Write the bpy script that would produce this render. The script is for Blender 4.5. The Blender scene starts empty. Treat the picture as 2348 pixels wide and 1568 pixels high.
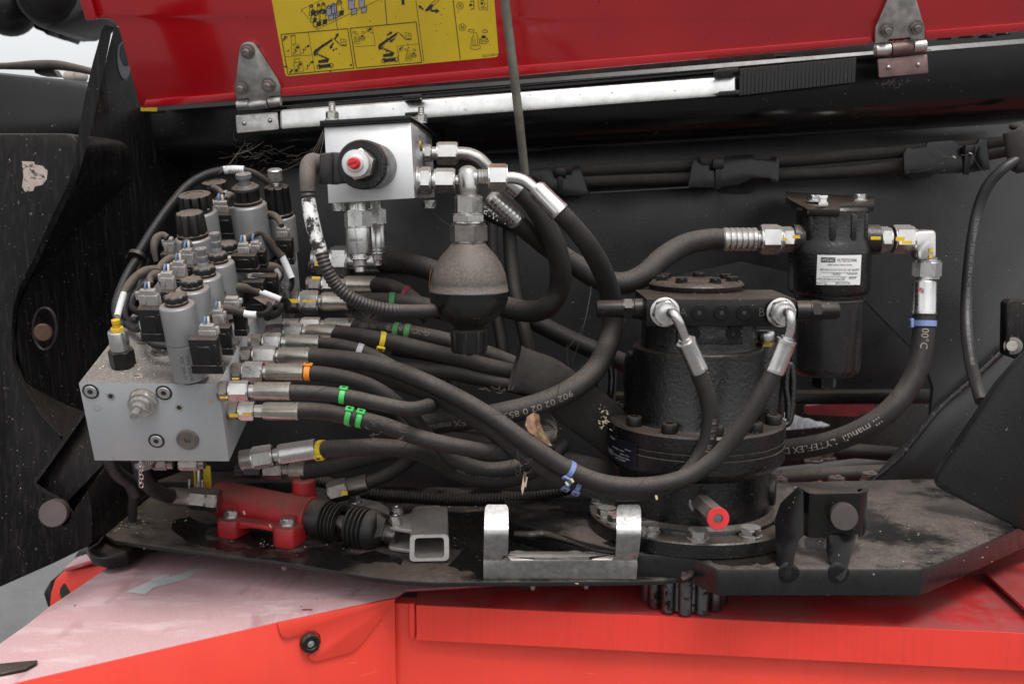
import bpy, bmesh, math, random
from mathutils import Vector, Matrix, Euler
random.seed(7)
S = bpy.context.scene
COL = S.collection
rad = math.radians
# ------------------------------------------------------------------ camera
F = 2380.0                      # focal length in photo pixels (photo 2348 wide)
CAM = Vector((0, 0, 1.7))
RM = Euler((rad(90 - 8.5), 0, 0)).to_matrix()
cam = bpy.data.cameras.new("camera"); camo = bpy.data.objects.new("camera", cam); COL.objects.link(camo)
camo.location = CAM; camo.rotation_euler = (rad(90 - 8.5), 0, 0)
cam.sensor_width = 36; cam.lens = 36 * F / 2348; cam.clip_start = 0.02; cam.clip_end = 500
cam.dof.use_dof = True; cam.dof.focus_distance = 1.12; cam.dof.aperture_fstop = 10
S.camera = camo
# ------------------------------------------------------------------ sky and sun (overcast)
W = bpy.data.worlds.new("World"); S.world = W; W.use_nodes = True
wn = W.node_tree.nodes; wl = W.node_tree.links
SUN_EL, SUN_AZ = rad(66), rad(160)      # azimuth clockwise from +Y (camera looks along +Y)
sky = wn.new('ShaderNodeTexSky'); sky.sky_type = 'NISHITA'; sky.sun_disc = False
sky.sun_elevation = SUN_EL; sky.sun_rotation = SUN_AZ; sky.air_density = 1.0; sky.dust_density = 3.0
hs = wn.new('ShaderNodeHueSaturation'); hs.inputs['Saturation'].default_value = 0.12
bg = wn['Background']; bg.inputs['Strength'].default_value = 0.15
wl.new(sky.outputs[0], hs.inputs['Color']); wl.new(hs.outputs[0], bg.inputs['Color'])
sl = bpy.data.lights.new("sun", 'SUN'); sl.energy = 1.3; sl.angle = rad(20); sl.color = (1, 0.97, 0.93)
so = bpy.data.objects.new("sun", sl); COL.objects.link(so)
so.rotation_euler = (rad(90) - SUN_EL, 0, -SUN_AZ + math.pi)
S.view_settings.view_transform = 'Standard'; S.view_settings.look = 'None'
S.view_settings.exposure = 0.52; S.view_settings.gamma = 1
# ------------------------------------------------------------------ geometry helpers
RX, UP, FW = Vector((1, 0, 0)), Vector((0, 0, 1)), Vector((0, 1, 0))
VF = RM @ Vector((0, 0, -1))    # view forward
VU = RM @ Vector((0, 1, 0))
def P(x, y, d):                 # photo position + distance (m) -> place in the world
    return CAM + RM @ Vector(((x - 1174) / F * d, -(y - 784) / F * d, -d))
def V3(p): return p if isinstance(p, Vector) else P(*p)
def hit(x, y, pl):
    p0, n = pl; r = P(x, y, 1.0) - CAM
    return CAM + r * ((p0 - CAM).dot(n) / r.dot(n))
def zpl(z): return (Vector((0, 0, CAM.z + z)), UP)
def depth(p): return (p - CAM).dot(VF)
def px(p):
    v = RM.transposed() @ (p - CAM); return (1174 + v.x / -v.z * F, 784 - v.y / -v.z * F)
def plane3(a, b, c): return (a, (b - a).cross(c - a).normalized())
def root_loc(par):
    if par is None: return None
    while par.parent: par = par.parent
    return Vector(par.location)
def tag(o, label=None, cat=None, group=None, kind=None):
    if label: o['label'] = label
    if cat: o['category'] = cat
    if group: o['group'] = group
    if kind: o['kind'] = kind
    return o
def thing(name, label, cat, at, group=None):
    o = bpy.data.objects.new(name, None); COL.objects.link(o); o.location = V3(at); o.empty_display_size = .01
    return tag(o, label, cat, group)
def link(name, bm, mat, par=None, ang=38, smooth=True):
    bmesh.ops.recalc_face_normals(bm, faces=bm.faces)
    me = bpy.data.meshes.new(name); bm.to_mesh(me); bm.free()
    return link_me(name, me, mat, par, ang, smooth)
def link_me(name, me, mat, par=None, ang=38, smooth=True):
    off = root_loc(par)
    if off is None:
        off = sum((v.co for v in me.vertices), Vector()) / max(1, len(me.vertices))
    me.transform(Matrix.Translation(-off))
    o = bpy.data.objects.new(name, me); COL.objects.link(o)
    if par is None: o.location = off
    else: o.parent = par
    for m in (mat if isinstance(mat, list) else [mat]): me.materials.append(m)
    if smooth:
        me.polygons.foreach_set('use_smooth', [True] * len(me.polygons)); me.set_sharp_from_angle(angle=rad(ang))
    me.update(); return o
def bev(bm, w, seg=2, ang=30):
    bm.normal_update()
    es = [e for e in bm.edges if len(e.link_faces) == 2 and e.calc_face_angle(0) > rad(ang)]
    if es and w > 0: bmesh.ops.bevel(bm, geom=es, offset=w, segments=seg, affect='EDGES', profile=.5, clamp_overlap=True)
def frame(d):
    d = d.normalized(); h = UP if abs(d.z) < .9 else FW
    a = h.cross(d).normalized(); return d, a, d.cross(a)
def rad_fn(shape, th):
    if shape is None: return 1.0
    if shape == 'h':
        m = (th % (math.pi / 3)) - math.pi / 6
        return math.cos(math.pi / 6) / math.cos(m)
    if shape == 'q':            # chamfered hexagon end
        return min(rad_fn('h', th), .915)
    k, n, amp = shape
    if k == 'k': return 1 + amp * math.cos(n * th)
    if k == 'f': return 1 - amp * (max(0, math.cos(n * th)) ** 4)   # flutes
    if k == 's': return 1 + amp * (1 if math.cos(n * th) > 0 else -1)
    return 1.0
def rev_bm(bm, A, B, rings, s=1.0, seg=24, rot=0.0, cap=True):
    d, a, b = frame(B - A); prev = None; first = None
    for it in rings:
        t, r = it[0], it[1]; sh = it[2] if len(it) > 2 else None
        vs = []
        for i in range(seg):
            th = 2 * math.pi * i / seg
            q = r * rad_fn(sh, th) * s
            vs.append(bm.verts.new(A + d * (t * s) + a * (q * math.cos(th + rot)) + b * (q * math.sin(th + rot))))
        if prev:
            for i in range(seg):
                j = (i + 1) % seg
                bm.faces.new((prev[i], prev[j], vs[j], vs[i]))
        else: first = vs
        prev = vs
    if cap:
        try: bm.faces.new(first[::-1])
        except Exception: pass
        try: bm.faces.new(prev)
        except Exception: pass
def rev(name, A, B, rings, mat, par=None, s=1.0, seg=24, rot=0.0, ang=38):
    bm = bmesh.new(); rev_bm(bm, V3(A), V3(B), rings, s, seg, rot); return link(name, bm, mat, par, ang)
def hexr(t0, t1, r, c=.12):     # hexagon rings with turned chamfers; r = corner radius
    e = r * c
    return [(t0, r * .80), (t0, r * .90, None), (t0 + e, r, 'q'), (t0 + e * 1.4, r, 'h'), (t1 - e * 1.4, r, 'h'), (t1 - e, r, 'q'), (t1, r * .90, None), (t1, r * .8)]
def spline(pts, n=10):
    out = []
    for i in range(len(pts) - 1):
        p0 = pts[max(0, i - 1)]; p1 = pts[i]; p2 = pts[i + 1]; p3 = pts[min(len(pts) - 1, i + 2)]
        for k in range(n):
            t = k / n; t2 = t * t; t3 = t2 * t
            out.append(0.5 * ((2 * p1) + (p2 - p0) * t + (2 * p0 - 5 * p1 + 4 * p2 - p3) * t2 + (3 * p1 - p0 - 3 * p2 + p3) * t3))
    out.append(pts[-1].copy()); return out
def resample(ps, rs, step):
    L = [0]
    for i in range(1, len(ps)): L.append(L[-1] + (ps[i] - ps[i - 1]).length)
    n = max(2, int(L[-1] / step)); o = []; orr = []; j = 0
    for k in range(n + 1):
        l = L[-1] * k / n
        while j < len(L) - 2 and L[j + 1] < l: j += 1
        t = (l - L[j]) / max(1e-9, L[j + 1] - L[j])
        o.append(ps[j].lerp(ps[j + 1], t)); orr.append(rs[j] + (rs[j + 1] - rs[j]) * t)
    return o, orr
def path(pts, r, n=10, step=None):
    """pts: (x,y,d) in photo terms; r px (one or one per point) -> list of (pos, radius m)"""
    q = [V3(p) for p in pts]
    rr = r if isinstance(r, (list, tuple)) else [r] * len(pts)
    rm = [Vector((rr[i] * depth(q[i]) / F, 0, 0)) for i in range(len(q))]
    ps = spline(q, n); rs = [v.x for v in spline(rm, n)]
    if step: ps, rs = resample(ps, rs, step)
    return ps, rs
def tube_bm(bm, ps, rs, seg=14, cap=True, fl=None, uvl=None):
    T = []
    for i in range(len(ps)):
        t = ps[min(i + 1, len(ps) - 1)] - ps[max(i - 1, 0)]; T.append(t.normalized() if t.length > 1e-9 else Vector((1, 0, 0)))
    _, N, _ = frame(T[0]); prev = None; first = None; L = 0; pl = 0
    for i, p in enumerate(ps):
        N = (N - T[i] * N.dot(T[i])).normalized(); Bn = T[i].cross(N)
        if i: L += (ps[i] - ps[i - 1]).length
        vs = []
        for k in range(seg):
            th = 2 * math.pi * k / seg
            vs.append(bm.verts.new(p + N * (rs[i] * math.cos(th)) + Bn * (rs[i] * math.sin(th))))
        if prev:
            for k in range(seg):
                j = (k + 1) % seg
                f = bm.faces.new((prev[k], vs[k], vs[j], prev[j]))
                if uvl:
                    for lp, uv in zip(f.loops, ((pl, k / seg), (L, k / seg), (L, (k + 1) / seg), (pl, (k + 1) / seg))): lp[uvl].uv = uv
        else: first = vs
        prev = vs; pl = L
    if cap: bm.faces.new(first); bm.faces.new(prev[::-1])
def tube(name, pts, r, mat, par=None, seg=16, n=10, step=None, corr=None, ang=50):
    ps, rs = path(pts, r, n, step)
    if corr:
        per, amp = corr
        ps, rs = resample(ps, rs, per / 4)
        rs = [v * (1 + amp * (0, 1, 1, -1)[i % 4]) for i, v in enumerate(rs)]
    bm = bmesh.new(); uvl = bm.loops.layers.uv.new('UVMap')
    tube_bm(bm, ps, rs, seg, True, None, uvl)
    o = link(name, bm, mat, par, ang)
    return o, (ps, rs)
def prism_bm(bm, pts, vec):
    a = [bm.verts.new(p) for p in pts]; b = [bm.verts.new(p + vec) for p in pts]
    bm.faces.new(a); bm.faces.new(b[::-1]); n = len(a)
    for i in range(n):
        j = (i + 1) % n; bm.faces.new((a[i], b[i], b[j], a[j]))
def prism(name, pts, vec, mat, par=None, bevel=0.0, ang=38):
    bm = bmesh.new(); prism_bm(bm, [V3(p) for p in pts], vec); bmesh.ops.recalc_face_normals(bm, faces=bm.faces)
    bev(bm, bevel); return link(name, bm, mat, par, ang)
def plate(name, xy, d, th, mat, par=None, bevel=0.0, vec=None):   # outline at one view depth, thickness going back
    return prism(name, [(x, y, d) for x, y in xy], (vec or FW) * th, mat, par, bevel)
def obox(name, c, ax, size, mat, par=None, bevel=0.0):            # box: centre, three axes, three full sizes (m)
    bm = bmesh.new(); obox_bm(bm, V3(c), ax, size); bmesh.ops.recalc_face_normals(bm, faces=bm.faces); bev(bm, bevel); return link(name, bm, mat, par)
def obox_bm(bm, c, ax, size):
    x, y, z = [ax[i] * (size[i] / 2) for i in range(3)]
    prism_bm(bm, [c - x - y - z, c + x - y - z, c + x + y - z, c - x + y - z], z * 2)
def rnd_poly(pts, r, n=4):      # round the corners of a polygon of (x,y)
    out = []; m = len(pts)
    for i in range(m):
        p = Vector(pts[i]).to_2d(); a = Vector(pts[i - 1]).to_2d(); b = Vector(pts[(i + 1) % m]).to_2d()
        ra = min(r, (a - p).length * .45, (b - p).length * .45)
        u = p + (a - p).normalized() * ra; w = p + (b - p).normalized() * ra
        for k in range(n + 1):
            t = k / n; out.append(tuple(u * (1 - t) ** 2 + p * (2 * t * (1 - t)) + w * t * t))
    return out
def decal_bm(bm, pts): bm.faces.new([bm.verts.new(p) for p in pts])
def strip_bm(bm, xy, w, pl, off, closed=False):      # printed line on a plane
    n = pl[1] if pl[1].dot(CAM - pl[0]) > 0 else -pl[1]
    q = [hit(x, y, pl) + n * off for x, y in xy]
    if closed: q.append(q[0])
    for i in range(len(q) - 1):
        d = (q[i + 1] - q[i])
        if d.length < 1e-7: continue
        d.normalize(); sd = n.cross(d) * (w * depth(q[i]) / F / 2); e = d * (w * depth(q[i]) / F / 2 * .9)
        bm.faces.new([bm.verts.new(v) for v in (q[i] - sd - e, q[i + 1] - sd + e, q[i + 1] + sd + e, q[i] + sd - e)])
def fill_bm(bm, xy, pl, off):
    n = pl[1] if pl[1].dot(CAM - pl[0]) > 0 else -pl[1]
    bm.faces.new([bm.verts.new(hit(x, y, pl) + n * off) for x, y in xy])
def text_me(txt, size):
    cu = bpy.data.curves.new('t', 'FONT'); cu.body = txt; cu.size = size; cu.resolution_u = 2
    o = bpy.data.objects.new('t', cu); COL.objects.link(o)
    dg = bpy.context.evaluated_depsgraph_get(); me = bpy.data.meshes.new_from_object(o.evaluated_get(dg))
    bpy.data.objects.remove(o); bpy.data.curves.remove(cu); return me
def text_flat(name, txt, org, right, up, size, mat, par, sx=1.0):
    me = text_me(txt, size); right = right.normalized(); up = up.normalized(); org = V3(org)
    for v in me.vertices: v.co = org + right * (v.co.x * sx) + up * v.co.y
    return link_me(name, me, mat, par, smooth=False)
def text_hose(name, txt, pr, x0, y0, size, mat, par, flip=False, phi0=0.0, sx=1.0):
    """lettering printed along a hose; starts where the path is nearest to photo point x0,y0"""
    ps, rs = pr; me = text_me(txt, size); L = [0]
    for i in range(1, len(ps)): L.append(L[-1] + (ps[i] - ps[i - 1]).length)
    k = min(range(len(ps)), key=lambda i: (px(ps[i])[0] - x0) ** 2 + (px(ps[i])[1] - y0) ** 2)
    for v in me.vertices:
        l = L[k] + (-1 if flip else 1) * v.co.x * sx; j = 0
        l = min(max(l, 0), L[-1] - 1e-6)
        while j < len(L) - 2 and L[j + 1] < l: j += 1
        t = (l - L[j]) / max(1e-9, L[j + 1] - L[j]); p = ps[j].lerp(ps[j + 1], t); r = rs[j]
        T = (ps[j + 1] - ps[j]).normalized(); N = (CAM - p); N = (N - T * N.dot(T)).normalized(); B = N.cross(T)
        ph = phi0 + (-1 if flip else 1) * (v.co.y - size * .35) / r
        v.co = p + (N * math.cos(ph) + B * math.sin(ph)) * (r * 1.02)
    return link_me(name, me, mat, par, smooth=False)
def text_rev(name, txt, A, ax, r, size, mat, par, th0=0.0, sx=1.0):   # lettering around a cylinder facing the camera
    me = text_me(txt, size); me.transform(Matrix.Diagonal((sx, 1, 1, 1))); d = ax.normalized(); N = CAM - A; N = (N - d * N.dot(d)).normalized(); B = d.cross(N)
    w = max(v.co.x for v in me.vertices)
    for v in me.vertices:
        ph = th0 + (v.co.x - w / 2) / r
        v.co = A + d * v.co.y + (N * math.cos(ph) + B * math.sin(ph)) * r
    return link_me(name, me, mat, par, smooth=False)
# ------------------------------------------------------------------ materials
MATS = {}
DUST = (.20, .15, .115)
def M(name, col, rough=.5, metal=0.0, bump=None, dust=0.0, dcol=DUST, speck=None, var=(30, .15), coat=0.0, streak=None, braid=None, dlow=.15, spec=.5, wrap=False, weave=False, rust=None, patch=0.0, uprange=(.05, .85), even=False):
    if name in MATS: return MATS[name]
    m = bpy.data.materials.new(name); m.use_nodes = True; nt = m.node_tree; N = nt.nodes; L = nt.links; b = N['Principled BSDF']
    tc = N.new('ShaderNodeTexCoord'); geo = N.new('ShaderNodeNewGeometry')
    def noise(sc, det=4, vec=None, ro=.6):
        n = N.new('ShaderNodeTexNoise')
        if isinstance(sc, tuple): vec = scale_vec(sc); sc = 1
        n.inputs['Scale'].default_value = sc; n.inputs['Detail'].default_value = det; n.inputs['Roughness'].default_value = ro
        L.new(vec or geo.outputs['Position'], n.inputs['Vector']); return n.outputs['Fac']
    def math_(op, a, c=None, clamp=False):
        n = N.new('ShaderNodeMath'); n.operation = op; n.use_clamp = clamp
        for i, v in enumerate((a, c)):
            if v is None: continue
            if isinstance(v, (int, float)): n.inputs[i].default_value = v
            else: L.new(v, n.inputs[i])
        return n.outputs[0]
    def rng(v, a, c, lo=0., hi=1.):
        n = N.new('ShaderNodeMapRange'); n.interpolation_type = 'SMOOTHSTEP'
        n.inputs[1].default_value = a; n.inputs[2].default_value = c; n.inputs[3].default_value = lo; n.inputs[4].default_value = hi
        L.new(v, n.inputs[0]); return n.outputs[0]
    def mix(f, a, c):
        n = N.new('ShaderNodeMix'); n.data_type = 'RGBA'
        for i, v in ((0, f), (6, a), (7, c)):
            if isinstance(v, (int, float)): n.inputs[i].default_value = v
            elif isinstance(v, tuple): n.inputs[i].default_value = (*v[:3], 1)
            else: L.new(v, n.inputs[i])
        return n.outputs[2]
    def scale_vec(v):
        n = N.new('ShaderNodeMapping'); n.inputs['Scale'].default_value = v; L.new(geo.outputs['Position'], n.inputs['Vector']); return n.outputs[0]
    dark = tuple(c * (1 - var[1] * 1.6) for c in col); lite = tuple(min(1, c * (1 + var[1])) for c in col)
    c = mix(rng(noise(var[0], 6), .3, .7), dark, lite); r = None; me = metal
    rv = rng(noise(var[0] * 3, 4), .3, .7, rough * .8, min(1, rough * 1.25))
    if streak:
        st = rng(noise(1, 5, scale_vec(streak[0])), .45, .75); c = mix(math_('MULTIPLY', st, streak[1]), c, streak[2]); rv = math_('ADD', rv, math_('MULTIPLY', st, .15))
    if rust:
        rf = math_('MULTIPLY', rng(noise(rust[0], 8, ro=.75), rust[1], rust[1] + .06), 1); c = mix(rf, c, rust[2]); rv = math_('MAXIMUM', rv, math_('MULTIPLY', rf, .85))
    met = None
    if dust > 0:
        sp = N.new('ShaderNodeSeparateXYZ'); L.new(geo.outputs['Normal'], sp.inputs[0])
        up = rng(sp.outputs[2], *uprange)
        nz = rng(noise(14, 6, ro=.7), .25, .6, .55, 1) if patch == 0 else math_('MULTIPLY', rng(noise(9, 9, ro=.66), .40, .54, 1 - patch, 1), rng(noise(30, 6, ro=.7), .25, .6, .6, 1)); fine = math_('MULTIPLY', rng(noise(420, 3), .3, .68, .5, 1.0), rng(noise(1100, 2), .3, .7, .7, 1.0))
        f = math_('MULTIPLY', math_('MULTIPLY', math_('ADD', math_('MULTIPLY', up, 1 - dlow), dlow), nz), math_('MULTIPLY', fine, dust), True)
        if even: f = math_('MULTIPLY', math_('MULTIPLY', up, dust), math_('MULTIPLY', rng(noise(7, 8, ro=.7), .3, .7, .88, 1.0), rng(noise(480, 3), .3, .62, .72, 1.0)))
        c = mix(f, c, dcol)
        rv = math_('ADD', math_('MULTIPLY', rv, math_('SUBTRACT', 1, f)), math_('MULTIPLY', f, .9))
        if metal > 0: met = math_('MULTIPLY', math_('SUBTRACT', 1, f), metal)
    if speck:
        for sp_ in ((speck,) if len(speck) > 1 and isinstance(speck[1], float) else speck):
            sc, th, sc_col = sp_[:3]; soft = sp_[3] if len(sp_) > 3 else .02
            c = mix(rng(noise(sc, 2 if soft < .1 else 6), th, th + soft), c, sc_col)
    L.new(c, b.inputs['Base Color']); L.new(rv, b.inputs['Roughness'])
    if met is not None: L.new(met, b.inputs['Metallic'])
    else: b.inputs['Metallic'].default_value = metal
    b.inputs['Specular IOR Level'].default_value = spec
    if coat: b.inputs['Coat Weight'].default_value = coat; b.inputs['Coat Roughness'].default_value = .08
    h = None
    if bump: h = noise(bump[0], 4); hd = bump[1]
    if braid:
        mp = N.new('ShaderNodeMapping'); mp.inputs['Scale'].default_value = braid[:3] if len(braid) > 3 else (braid[0], braid[1], 1); mp.inputs['Rotation'].default_value = (0, 0, braid[2] if len(braid) == 3 else 0)
        L.new(tc.outputs['UV'], mp.inputs['Vector'])
        ck = N.new('ShaderNodeTexWave'); ck.wave_type = 'BANDS'; ck.bands_direction = 'DIAGONAL'; ck.inputs['Scale'].default_value = 1; ck.inputs['Distortion'].default_value = .6
        L.new(mp.outputs[0], ck.inputs['Vector']); w = ck.outputs['Fac']
        
        if weave: c = mix(rng(w, .25, .75), (.003, .003, .003), c); L.new(c, b.inputs['Base Color'])
        h = w if h is None else math_('ADD', math_('MULTIPLY', h, .5), w); hd = (bump[1] if bump else .25)
    if wrap:
        sx = N.new('ShaderNodeSeparateXYZ'); L.new(tc.outputs['UV'], sx.inputs[0])
        fr = math_('FRACT', math_('ADD', math_('MULTIPLY', sx.outputs[0], 17.0), sx.outputs[1])); ln = math_('MULTIPLY', rng(fr, .955, .985), rng(noise(25, 3), .4, .6))
        c = mix(math_('MULTIPLY', ln, .75), c, (.008, .0075, .007)); L.new(c, b.inputs['Base Color']); h = math_('SUBTRACT', h, math_('MULTIPLY', ln, 1.5)) if h is not None else ln
    if h is not None:
        bp = N.new('ShaderNodeBump'); bp.inputs['Strength'].default_value = hd; bp.inputs['Distance'].default_value = .0012
        L.new(h, bp.inputs['Height']); L.new(bp.outputs[0], b.inputs['Normal'])
        if coat: L.new(bp.outputs[0], b.inputs['Coat Normal'])
    MATS[name] = m; return m
SPK = (300, .745, (.45, .42, .38))
hoodred = M('hood_red_paint', (.41, .0065, .012), .18, 0, (190, .08), .0, var=(8, .06), coat=.85, speck=(160, .735, (.03, .01, .01)))
chasred = M('chassis_red_paint', (.82, .056, .033), .42, 0, (60, .04), .10, dlow=.3, var=(5, .05), speck=((90, .755, (.8, .25, .18)), ((16, 16, 420), .735, (.85, .16, .08)), (240, .77, (.2, .02, .02))), streak=((60, 60, 1.5), .12, (.50, .03, .02)))
dustred = M('dusty_red_cover', (.40, .018, .02), .32, 0, (50, .05), .85, dcol=(.155, .062, .056), patch=.75, speck=((26, .70, (.30, .02, .025)), (200, .75, (.4, .35, .33))), var=(12, .15))
pinktop = M('dusty_pink_cover', (.42, .05, .06), .35, 0, None, .97, dcol=(.54, .375, .385), even=True, speck=(((9, 26, 9), .50, (.66, .50, .52), .25), ((30, 12, 30), .54, (.36, .20, .205), .22), (34, .725, (.22, .02, .03)), (75, .745, (.20, .03, .035))), var=(10, .1), spec=.6)
black = M('black_paint', (.006, .006, .0065), .20, 0, (120, .05), .06, spec=.35, speck=SPK, var=(10, .2), dlow=.02)
blackd = M('dusty_black_paint', (.006, .0058, .0058), .26, 0, (80, .10), .42, spec=.32, speck=SPK, var=(10, .2), dlow=.05)
cast = M('black_cast_iron', (.004, .004, .0042), .24, 0, (230, .65), .58, spec=.55, speck=((380, .725, (.30, .27, .25)), (700, .73, (.22, .2, .18))), dlow=.03, uprange=(.25, .95))
char = M('charcoal_plate', (.019, .0195, .0205), .33, 0, (330, .25), .05, spec=.5, speck=SPK, var=(6, .15), dlow=.05)
pill = M('scuffed_black_pillar', (.006, .0056, .006), .30, 0, (60, .12), .2, speck=((220, .70, (.11, .09, .08)), SPK), streak=((260, 260, 9), .34, (.042, .036, .034)), dlow=.02, spec=.14)
alu = M('brushed_aluminium', (.66, .66, .66), .42, 1.0, None, .25, var=(8, .05), streak=((4, 4, 500), .15, (.55, .55, .55)), dlow=.0)
zinc = M('zinc_fitting', (.60, .585, .56), .28, 1.0, (260, .05), .85, dcol=(.082, .060, .046), var=(60, .08), dlow=.06, even=True, uprange=(.2, .8), speck=(420, .73, (.10, .075, .055)))
zincl = M('bright_zinc', (.66, .65, .63), .27, 1.0, None, .10, var=(50, .04), dlow=.03)
zincy = M('yellowed_zinc', (.50, .47, .415), .30, 1.0, (260, .05), .85, dcol=(.082, .060, .046), var=(60, .10), dlow=.08, even=True, uprange=(.2, .8), speck=(420, .73, (.10, .075, .055)))
zincd = M('dark_steel_fitting', (.30, .27, .25), .36, 1.0, (260, .10), .9, dcol=(.085, .062, .048), dlow=.22, even=True, var=(60, .15))
galv = M('galvanised_sheet', (.42, .41, .40), .30, 1.0, (70, .05), .2, var=(140, .14), dlow=.06, streak=((60, 200, 60), .25, (.42, .39, .37)))
galvd = M('dusty_galvanised_steel', (.60, .57, .54), .45, 1.0, (120, .10), .85, dcol=(.30, .25, .21), dlow=.25)
silverbar = M('aluminium_bar', (.80, .79, .77), .28, 1.0, None, .2, var=(40, .08), speck=(150, .72, (.25, .2, .16)), dlow=.02)
hinge_m = M('worn_hinge_steel', (.50, .48, .46), .40, 1.0, (150, .1), .2, var=(60, .2))
hinge_r = M('brown_hinge_steel', (.17, .105, .10), .45, .7, (150, .12), .35, var=(40, .2))
gris = M('grey_anodised_block', (.40, .412, .42), .38, .15, (300, .05), .95, dcol=(.105, .080, .063), even=True, var=(9, .06), dlow=.03, speck=((240, .755, (.06, .05, .05)), (340, .745, (.5, .44, .36))))
coil = M('grey_coil_housing', (.27, .27, .275), .36, .5, (300, .06), .9, dcol=(.22, .17, .135), dlow=.05, var=(40, .06), uprange=(.42, .9))
rub = M('hose_rubber', (.017, .0155, .015), .5, 0, None, .80, dcol=(.155, .127, .109), dlow=.13, spec=.35, var=(40, .2), wrap=True, braid=(900, 90, .6), speck=(500, .76, (.4, .33, .26)))
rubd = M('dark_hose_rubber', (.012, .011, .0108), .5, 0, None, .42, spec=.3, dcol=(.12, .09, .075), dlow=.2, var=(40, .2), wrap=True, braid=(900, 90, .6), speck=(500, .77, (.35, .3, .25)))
conduit = M('corrugated_plastic', (.012, .0115, .0115), .38, 0, None, .6, dcol=(.19, .145, .115), dlow=.12)
braid = M('braided_sleeve', (.020, .020, .021), .42, 0, None, .14, dlow=.1, braid=(700, 9, .7), weave=True)
boot = M('dusty_rubber_boot', (.05, .043, .038), .6, 0, None, .9, dcol=(.23, .18, .15), dlow=.5)
fabric = M('dusty_cloth_tape', (.040, .034, .030), .85, 0, (160, .5), .85, dcol=(.17, .13, .10), dlow=.2)
textile = M('woven_textile_sleeve', (.022, .020, .019), .8, 0, (500, .4), .8, dcol=(.105, .082, .066), dlow=.2, uprange=(-.35, .8), braid=(1500, 200, .3))
plas = M('black_plastic', (.007, .007, .0074), .33, 0, (200, .08), .42, spec=.38, dlow=.06, speck=SPK)
plasd = M('dust_caked_black_plastic', (.010, .010, .010), .4, 0, (140, .25), .95, dcol=(.20, .155, .125), dlow=.06, uprange=(.40, .92))
grayp = M('grey_connector_plastic', (.31, .285, .27), .5, 0, None, .5, dcol=(.22, .16, .12), dlow=.08)
white = M('white_tag', (.70, .70, .71), .5, 0, None, .15)
blue = M('blue_wire', (.10, .19, .34), .5, 0, None, .3)
wirew = M('white_wire', (.48, .43, .39), .5, 0, None, .3)
t_green = M('green_tie', (.05, .56, .12), .4, 0, None, .2)
t_dgreen = M('dull_green_tie', (.05, .30, .08), .45, 0, None, .5)
t_yel = M('yellow_tie', (.75, .55, .02), .4, 0, None, .25)
t_or = M('orange_tie', (.85, .27, .02), .4, 0, None, .2)
t_red = M('red_tie', (.33, .025, .06), .4, 0, None, .2)
t_grey = M('grey_tie', (.48, .49, .5), .4, 0, None, .2)
t_blue = M('blue_tie', (.17, .24, .46), .4, 0, None, .2)
ymark = M('yellow_paint_mark', (.75, .47, .01), .6, 0, None, .2, rust=(260, .58, (.25, .2, .16)))
rmark = M('red_paint_mark', (.40, .03, .035), .6, 0, None, .5, rust=(300, .5, (.2, .17, .15)))
pumpred = M('worn_red_paint', (.40, .018, .022), .40, 0, (150, .25), .95, dcol=(.155, .095, .076), dlow=.02, uprange=(.1, .75), rust=(24, .61, (.075, .045, .038)))
pinm = M('dull_steel_pin', (.085, .07, .067), .40, .6, (100, .1), .3, var=(20, .15))
accm = M('dusty_accumulator', (.007, .007, .0072), .26, 0, (60, .04), .96, dcol=(.185, .15, .127), dlow=.05, uprange=(-.12, .35))
deckm = M('dirty_deck_paint', (.012, .010, .0095), .26, 0, (60, .15), .86, dcol=(.165, .13, .106), patch=1.0, speck=((170, .74, (.34, .27, .2)),), dlow=.0)
deckr = M('dirty_base_plate', (.010, .0098, .0098), .28, 0, (100, .1), .75, dcol=(.19, .152, .127), patch=.95, speck=((170, .75, (.34, .27, .2)),), dlow=.0)
rodm = M('weathered_rod', (.23, .22, .18), .5, .6, (120, .2), .1, rust=(60, .60, (.10, .095, .07)), var=(30, .2))
yellow = M('yellow_sticker', (.64, .44, .018), .42, 0, None, 0, var=(6, .10), speck=((120, .70, (.10, .06, .02)), (260, .72, (.12, .08, .02))))
ink = M('black_print', (.02, .02, .02), .5, var=(30, .05))
lav = M('lavender_print', (.30, .29, .36), .5, var=(30, .05))
paper = M('white_paper_label', (.72, .72, .70), .5, var=(20, .05), speck=(40, .74, (.35, .25, .17)))
lett = M('faded_hose_lettering', (.22, .19, .16), .8)
lettw = M('pale_cable_lettering', (.20, .20, .20), .7)
emb = M('moulded_lettering', (.05, .048, .047), .5)
brass = M('brass', (.45, .31, .10), .35, 1.0, None, .4)
plasr = M('red_plastic', (.62, .02, .03), .35)
gearm = M('greasy_gear_steel', (.20, .19, .195), .38, 1.0, (90, .3), 0, rust=(90, .53, (.03, .026, .026)), var=(30, .2))
leafm = M('dry_leaf', (.27, .15, .095), .8, 0, (300, .5), 0, rust=(38, .53, (.20, .26, .10)), var=(150, .3))
straw = M('chaff', (.52, .42, .29), .8)
web = M('cobweb_dust', (.13, .11, .095), .9)
wstain = M('oily_black_stain', (.007, .0065, .006), .22, 0, (90, .12), .12, dcol=(.12, .095, .078), speck=((170, .73, (.3, .24, .18)),))
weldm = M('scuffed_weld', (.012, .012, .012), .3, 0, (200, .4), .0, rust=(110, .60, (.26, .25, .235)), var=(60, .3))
hole = M('hole_shade', (.02, .02, .02), .6)  # flat dark colour that stands for the shade inside holes
groundm = M('grey_paving', (.125, .125, .124), .85, 0, (40, .3), 0, var=(3, .08), speck=(60, .66, (.2, .2, .2)))
peel = M('peeling_label', (.36, .29, .26), .8, 0, (80, .4), 0, rust=(60, .52, (.04, .035, .03)))
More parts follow.
